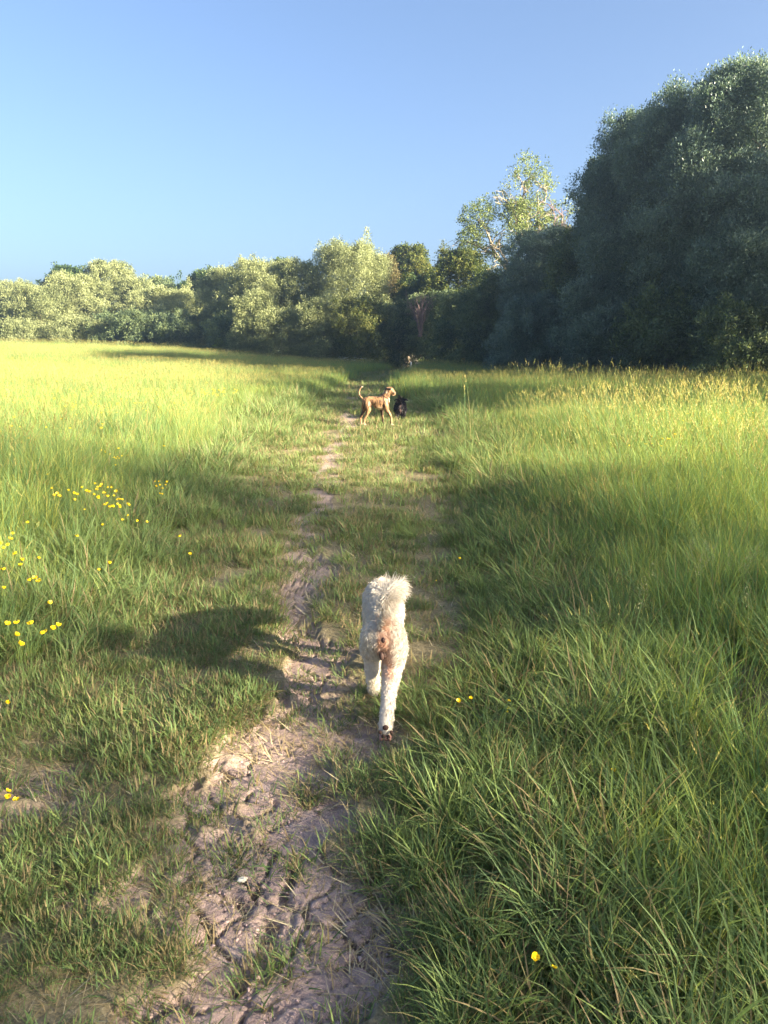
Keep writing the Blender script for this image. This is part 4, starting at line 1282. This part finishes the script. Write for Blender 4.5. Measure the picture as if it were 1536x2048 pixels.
OWN = {
 'E': ['upper of two stacked buttercups at the top of the left margin group', 'lower of two stacked buttercups at the top of the left margin group',
       'buttercup at the frame edge beside the broad one of a trio on the left margin', 'broad buttercup on the inner side of the trio at the left margin', 'lowest buttercup of the trio at the left margin, half turned away',
       'small buttercup alone just below the trio at the left margin', 'flat upper buttercup directly above a big bright one near the left margin', 'big bright buttercup directly below a flat one near the left margin',
       'flat buttercup cut by the frame edge beside the big bright one', 'biggest middle flower of three buttercups side by side near the left margin', 'outer flower of three buttercups side by side near the left margin', 'inner flower of three buttercups side by side near the left margin',
       'large round buttercup alone at the frame edge below the three side by side', 'buttercup alone in the bright green grass inward of the left margin group',
       'topmost buttercup of the lower left margin scatter', 'faint buttercup at the frame edge in the lower left margin scatter', 'cupped buttercup second lowest in the lower left margin scatter', 'lowest buttercup of the lower left margin scatter',
       'innermost buttercup of the lower left margin scatter, nearest the path', 'tilted buttercup with darker petals in the lower left margin scatter', 'small buttercup just beside the innermost one of the lower scatter', 'dull buttercup between the topmost and innermost of the lower scatter'],
 'S': ['buttercup highest and furthest out on the left bank, alone in tall grass', 'buttercup alone above the loose row of the left bank', 'buttercup low between the loose row and the largest cluster', 'wide buttercup alone below the largest cluster',
       'buttercup just below the inner end of the largest cluster', 'first of two buttercups on the path side below the largest cluster', 'second of two buttercups on the path side, nearer the path',
       'orange-tinted buttercup alone in the blue-green grass of the left bank', 'buttercup alone under the outer end of the loose row', 'buttercup alone right of the flat and big bright margin pair',
       'upper of two buttercups above the bright green tussock', 'lower of two buttercups above the bright green tussock', 'buttercup in short turf nearest the path on the left', 'small buttercup just above the one nearest the path on the left', 'buttercup at the lower inner tip of the largest cluster'],
 'B': ['largest buttercup at the outer end of the loose row', 'upper buttercup just inward of the outer end of the loose row', 'lower outer buttercup of the little trio at the outer end of the loose row', 'lower inner buttercup of the little trio at the outer end of the loose row',
       'upper buttercup of the close pair midway along the loose row', 'lower bright buttercup of the close pair midway along the loose row', 'small buttercup on the inner side of the close pair in the loose row', 'highest buttercup of the loose row',
       'outer of two faint buttercups joining the loose row to the largest cluster', 'inner of two faint buttercups joining the loose row to the largest cluster', 'faint buttercup between the outer trio and the close pair in the loose row'],
}
def build_flowers():
    rng = random.Random(4)
    for key, pts in FL.items():
        for i, (x, y, h) in enumerate(pts):
            z0 = float(ground_z(x, y))
            o = empty('buttercup', (x, y, z0), rng.random() * 6.28)
            if key == 'R': lab, grp = RLAB[i], 'buttercups right of the path'
            elif key == 'G': lab, grp = 'lone yellow buttercup at the left margin above the low tight bunch', 'buttercups left of the path'
            else: lab, grp = FLAB[key]
            if key in OWN: lab = OWN[key][i]
            tag(o, lab, 'flower', grp)
            s = link('stem', rng.choice(STEMS), o, loc=(0, 0, h)); s.scale = (h * 1.3, h * 1.3, h)
            f = link('flower_head', rng.choice(HEADS), o, loc=(0, 0, h))
            k = (.75 + .5 * rng.random()) * (1.0 if key in 'ABEF' else .8)
            if key == 'R' and i in (1, 5, 6, 8, 10): k *= .65
            if key == 'F': k *= .75
            f.scale = (k, k, k)
            f.rotation_euler = (rng.gauss(0, .3), rng.gauss(0, .3), 0)
    # flecks of yellow and white over the sunny meadow
    rn = np.random.default_rng(8)
    V, T_, off = [], [], 0
    hv = np.empty(len(HEADS[0].vertices) * 3); HEADS[0].vertices.foreach_get('co', hv); hv = hv.reshape(-1, 3)
    HEADS[0].calc_loop_triangles()
    ht = np.array([t.vertices[:] for t in HEADS[0].loop_triangles])
    cl = [(-7, 16, 2.5, 60), (-12, 22, 4, 130), (-5.5, 18, 1.5, 50), (-16, 30, 6, 160), (-9, 26, 4, 90), (-4.0, 17.5, .7, 40), (-20, 34, 6, 110), (5, 11, 2, 25), (6.5, 12.5, 1.2, 25), (3, 8.2, .35, 8), (-6, 10, 2.5, 40), (-26, 40, 8, 120), (-4.6, 13.0, .9, 30)]
    for cx, cy, r, n in cl:
        for _ in range(n):
            x, y = cx + rn.normal(0, r * .5), cy + rn.normal(0, r * .5)
            if tallness(np.array([x]), np.array([y]))[0] < .4: continue
            s = (.9 + .5 * rn.random()) * (1 + y * .012)
            p = np.array([x, y, float(ground_z(x, y)) + .42 + .16 * rn.random()])
            a = rn.random() * 6.28
            rot = np.array([[math.cos(a), -math.sin(a), 0], [math.sin(a), math.cos(a), 0], [0, 0, 1]])
            V.append(hv @ rot.T * s + p); T_.append(ht + off); off += len(hv)
    o = link('meadow_buttercups', mesh_np('meadow_buttercups', np.concatenate(V), np.concatenate(T_), None, [M['petal']]))
    tag(o, 'countless yellow buttercups flecking the sunlit meadow', 'flowers', kind='stuff')
build_flowers()

# ------------------------------------------------------------------ single grasses that stand out
def stalk_obj(name, label, loc, H, lean, az_, head, mat_head, width, seed, group, plume=False):
    rng = np.random.default_rng(seed)
    root = empty(name, loc)
    tag(root, label, 'grass', group)
    P = []
    th = 0; p = np.zeros(3)
    for k in range(7):
        P.append(p.copy())
        th += lean / 6 * (.4 + .25 * k)
        p = p + H / 6 * np.array([math.cos(az_) * math.sin(th), math.sin(az_) * math.sin(th), math.cos(th)])
    P = np.array(P); P[0, 2] -= .02
    V, F = tubes([(P, np.linspace(width, width * .5, 7))], 4)
    link('stem', mesh_np('stem', V, F, {'tint': np.full(len(V), .15)}, [M['meadow']]), root)
    d = P[-1] - P[-2]; d /= np.linalg.norm(d)
    V, F = [], []; off = 0
    n = 46 if plume else 26
    for i in range(n):
        f = rng.random()
        c = P[-1] + d * (f - .75) * head
        a = rng.random() * 6.283
        o = np.array([math.cos(a), math.sin(a), .35])
        wide = (head * .22 * (1 - f) ** .8 + .004) if plume else width * 1.6
        c2 = c + o * wide * rng.random() ** .5
        l = head * (.055 if plume else .12)
        t2 = c2 + (d + o * (.7 if plume else .25)) * l
        s = np.array([-math.sin(a), math.cos(a), 0]) * l * .2
        V += [c2, (c2 + t2) / 2 + s, t2, (c2 + t2) / 2 - s]
        F.append([off, off + 1, off + 2, off + 3]); off += 4
    link('seed_head', mesh_np('seed_head', np.array(V), np.array(F), {'tint': np.repeat(rng.random(n), 4)}, [mat_head]), root)

M['plume'] = leaf_mat('plume_heads', [(0, (.20, .21, .13)), (1, (.30, .30, .19))], trans=.4, spec=.1)
def build_details():
    st = [(3.24, 9.5, 1.24, .25, 3.3, 'tallest upright straw-coloured grass stalk on the right before the dark trees'),
          (3.20, 9.5, 1.19, .45, 2.9, 'straw grass stalk leaning beside the tallest right stalk'),
          (3.14, 9.6, 1.18, .75, 2.9, 'grass stalk bent over on the path side of the tallest right stalk'),
          (2.42, 9.8, 1.17, 1.15, 3.1, 'arching grass stalk with drooping head midway along the right meadow edge'),
          (2.40, 9.4, 1.02, 1.4, 3.2, 'low strongly bent grass stalk below the arching one'),
          (1.29, 11.0, 1.10, .2, 3.4, 'lone thin stalk with pale head nearest the black dog'),
          (3.45, 9.0, 1.10, .7, 3.3, 'pale grass stalk just right of the tallest group'),
          (3.80, 9.0, 1.12, .3, 1.0, 'pale upright stalk between the tallest group and the view edge'),
          (4.15, 8.5, 1.15, 1.1, .3, 'brown stalk bending outward at the right edge of the meadow'),
          (2.85, 9.5, 1.12, 1.1, 3.0, 'slender arching stalk on the path side of the bent ones'),
          (1.12, 10.2, .98, .1, 2.0, 'very thin straight pale stalk left of the lone stalk')]
    for i, (x, y, h, ln, a, lab) in enumerate(st):
        stalk_obj('grass_stalk', lab, (x, y, float(ground_z(x, y))), h * 1.02, ln, a, .14, M['seed'], .0042, i, 'tall grass stalks in the right meadow')
    fl = [(1.56, 3.52), (1.47, 3.39), (1.55, 3.26), (1.71, 3.47), (1.73, 3.43), (1.53, 3.11), (1.53, 2.91), (1.23, 3.04), (1.4, 3.11), (1.06, 3.06), (.95, 2.71)]
    for i, (x, y) in enumerate(fl):
        lab = ['tallest pale plume at the back of the near right meadow', 'pale plume close beside the tallest one', 'fullest pale plume in the middle of the group on the right', 'pale plume behind the fullest one toward the frame edge', 'pale plume at the back nearest the frame edge',
               'pale plume low in front of the fullest one', 'foremost pale plume of the group on the right', 'single thin plume on the path side of the group on the right', 'small plume between the thin single one and the fullest one', 'faint plume nearest the path in the right meadow', 'tiny plume lowest and nearest the path in the right meadow'][i]
        stalk_obj('grass_plume', lab, (x, y, float(ground_z(x, y))), .53 + .05 * (i % 3), .25, i * 1.3, .12, M['plume'], .0014, 40 + i, 'fluffy grass plumes in the near right meadow', True)
    # dark tuft on the left bank
    rng = np.random.default_rng(21)
    V, Q, T3, t = blades(260, .55, .45, .95, .008, .05, .6, .7, rng, .15, .45, 4, dry=.05)
    me = mesh_np('blades', V, [Q, T3], {'tint': t}, [M['meadow']])
    root = empty('grass_tuft', (-3.95, 11.3, float(ground_z(-3.95, 11.3))))
    tag(root, 'dark coarse grass tussock standing above the left bank at the shadow edge', 'grass')
    link('blades', me, root)
    V, Q, t, mi = seed_stalks(34, .8, .75, 1.05, .005, rng, .13, .45, .9)
    link('seed_stalks', mesh_np('seed_stalks', V, Q, {'tint': t}, [M['meadow'], M['seed']], mi=mi), root)
    # pale stone on the clay
    bm = bmesh.new()
    bmesh.ops.create_icosphere(bm, subdivisions=2, radius=1)
    for v in bm.verts:
        k = .8 + .4 * rng.random()
        v.co = Vector((v.co.x * .017 * k, v.co.y * .010 * k, v.co.z * .006 * k))
    me = bpy.data.meshes.new('stone'); bm.to_mesh(me); bm.free()
    me.materials.append(simple_mat('pale_stone', (.5, .47, .40), .8, 90, (.62, .60, .52)))
    o = link('stone', me, loc=(-.42, 1.90, float(ground_z(-.42, 1.90)) + .003)); o.rotation_euler = (0, 0, .3)
    tag(o, 'small flat pale stone lying on the cracked clay', 'stone')
    # crumbs of broken clay
    rng = np.random.default_rng(55)
    bm = bmesh.new(); bmesh.ops.create_icosphere(bm, subdivisions=1, radius=1)
    iv = np.array([v.co[:] for v in bm.verts]); it = np.array([[v.index for v in f.verts] for f in bm.faces]); bm.free()
    n = 5200
    x = rng.uniform(-1.3, .5, n); y = 1.1 + 3.0 * rng.random(n) ** 1.3
    k = (soil(x, y) > .45) & (fbm(x, y, .12, 401, 2) > .46)
    x, y = x[k], y[k]; n = len(x)
    z = ground_z(x, y)
    sc_ = (.0018 + .0055 * rng.random(n) ** 3)
    V = iv[None] * (1 + .28 * rng.normal(0, 1, (n, len(iv), 1))) * (sc_[:, None] * rng.uniform(.7, 1.4, (n, 3)))[:, None] * np.array([1, 1, .7])
    V = V + np.stack([x, y, z + sc_ * .15 - .004], -1)[:, None]
    F = it[None] + (np.arange(n) * len(iv))[:, None, None]
    o = link('clay_crumbs', mesh_np('clay_crumbs', V.reshape(-1, 3), F.reshape(-1, 3), None, [simple_mat('clay_crumb', (.27, .19, .185), .95, 30, (.44, .33, .31))]))
    tag(o, 'small crumbs of dry clay strewn over the cracked path', 'soil', kind='stuff')
    # things at the far end of the path
    bm = bmesh.new()
    bmesh.ops.create_cone(bm, cap_ends=True, segments=10, radius1=.065, radius2=.06, depth=.62, matrix=Matrix.Translation((0, 0, .31)))
    bmesh.ops.create_cone(bm, cap_ends=True, segments=10, radius1=.06, radius2=.02, depth=.05, matrix=Matrix.Translation((0, 0, .645)))
    me = bpy.data.meshes.new('marker_post'); bm.to_mesh(me); bm.free()
    me.materials.append(simple_mat('white_paint', (.8, .8, .78), .6))
    tag(link('marker_post', me, loc=(2.07, 58.0, float(ground_z(2.07, 58)) - .05)), 'small white post in the dark opening at the end of the path', 'post')
    wood = simple_mat('pale_wood', (.42, .34, .18), .8, 14, (.55, .46, .28), .3)
    root = empty('bench', (2.52, 57.0, float(ground_z(2.52, 57)) - .03), .2)
    tag(root, 'small pale wooden bench at the far end of the path', 'bench')
    def box(name, c, s, mat, parent):
        bm = bmesh.new(); bmesh.ops.create_cube(bm, size=1, matrix=Matrix.Translation(c) @ Matrix.Diagonal((*s, 1)))
        bmesh.ops.bevel(bm, geom=bm.edges[:], offset=.008, segments=1, affect='EDGES')
        me = bpy.data.meshes.new(name); bm.to_mesh(me); bm.free()
        return link(name, me, parent, mat)
    box('seat', (0, -.02, .36), (.62, .24, .07), wood, root)
    box('backrest', (.06, .16, .52), (.40, .05, .10), simple_mat('weathered_wood', (.5, .40, .34), .8), root)
    for sx in (-.22, .22):
        box('leg', (sx, -.02, .162), (.09, .2, .324), wood, root)
    # cow parsley along the wood edge
    white = simple_mat('umbel_white', (.72, .72, .66), .7)
    spots = [(-15.3, 69, 1.0), (-13.7, 67.5, 1.1), (-5.1, 59.6, .9), (-4.5, 59.6, .9), (-3.0, 58, .9), (-2.6, 57, .85), (-1.6, 57.5, .85), (-16.3, 70, .95)]
    labs = ['white cow parsley left of the bright green shrub', 'white cow parsley right of the bright green shrub', 'white cow parsley below the grey-green front bush', 'white cow parsley beside the one below the grey-green bush',
            'white cow parsley under the golden-tipped hawthorn', 'low white cow parsley under the golden-tipped hawthorn nearer the path', 'white cow parsley closest to the path opening', 'outermost white cow parsley left of the bright green shrub']
    for i, ((x, y, h), lab) in enumerate(zip(spots, labs)):
        rng = np.random.default_rng(70 + i)
        root = empty('cow_parsley', (x, y, float(ground_z(x, y))), 0)
        tag(root, lab, 'plant', 'cow parsley along the wood edge')
        lines, VV, FF, off = [], [], [], 0
        for k in range(9):
            e = np.array([rng.normal(0, .35), rng.normal(0, .2), h * (.75 + .35 * rng.random())])
            lines.append((wander((e[0] * .3, e[1] * .3, 0), e, 4, .04, rng), np.linspace(.008, .004, 4)))
            for q in range(7):
                c = e + np.array([rng.normal(0, .05), rng.normal(0, .05), .01])
                a = np.arange(5) * 1.2566
                ring = c + np.stack([np.cos(a), np.sin(a), a * 0], -1) * .028
                VV += [c + [0, 0, .012]] + list(ring)
                FF += [[off, off + 1 + j, off + 1 + (j + 1) % 5] for j in range(5)]; off += 6
        V, F = tubes(lines, 4)
        link('stem', mesh_np('stem', V, F, None, [M['stem']]), root)
        link('umbel', mesh_np('umbel', np.array(VV), np.array(FF), None, [white]), root)
build_details()

# ------------------------------------------------------------------ haze: thin air volume, added and tinted blue to lift the shaded trees
def build_haze():
    bm = bmesh.new()
    bmesh.ops.create_cube(bm, size=1, matrix=Matrix.Translation((0, 55, 9.5)) @ Matrix.Diagonal((240, 200, 23, 1)))
    me = bpy.data.meshes.new('haze'); bm.to_mesh(me); bm.free()
    m, nt, N, L, out = new_mat('shade_lift_haze')
    v = N.new('ShaderNodeVolumePrincipled')
    v.inputs['Color'].default_value = (.48, .70, 1, 1)
    v.inputs['Density'].default_value = HAZE
    v.inputs['Anisotropy'].default_value = .55
    L.new(v.outputs[0], out.inputs['Volume'])
    me.materials.append(m)
    tag(link('haze', me), 'thin haze over the meadow, added and tinted blue to lift the shade', 'haze', kind='stuff')
HAZE = .0010
build_haze()
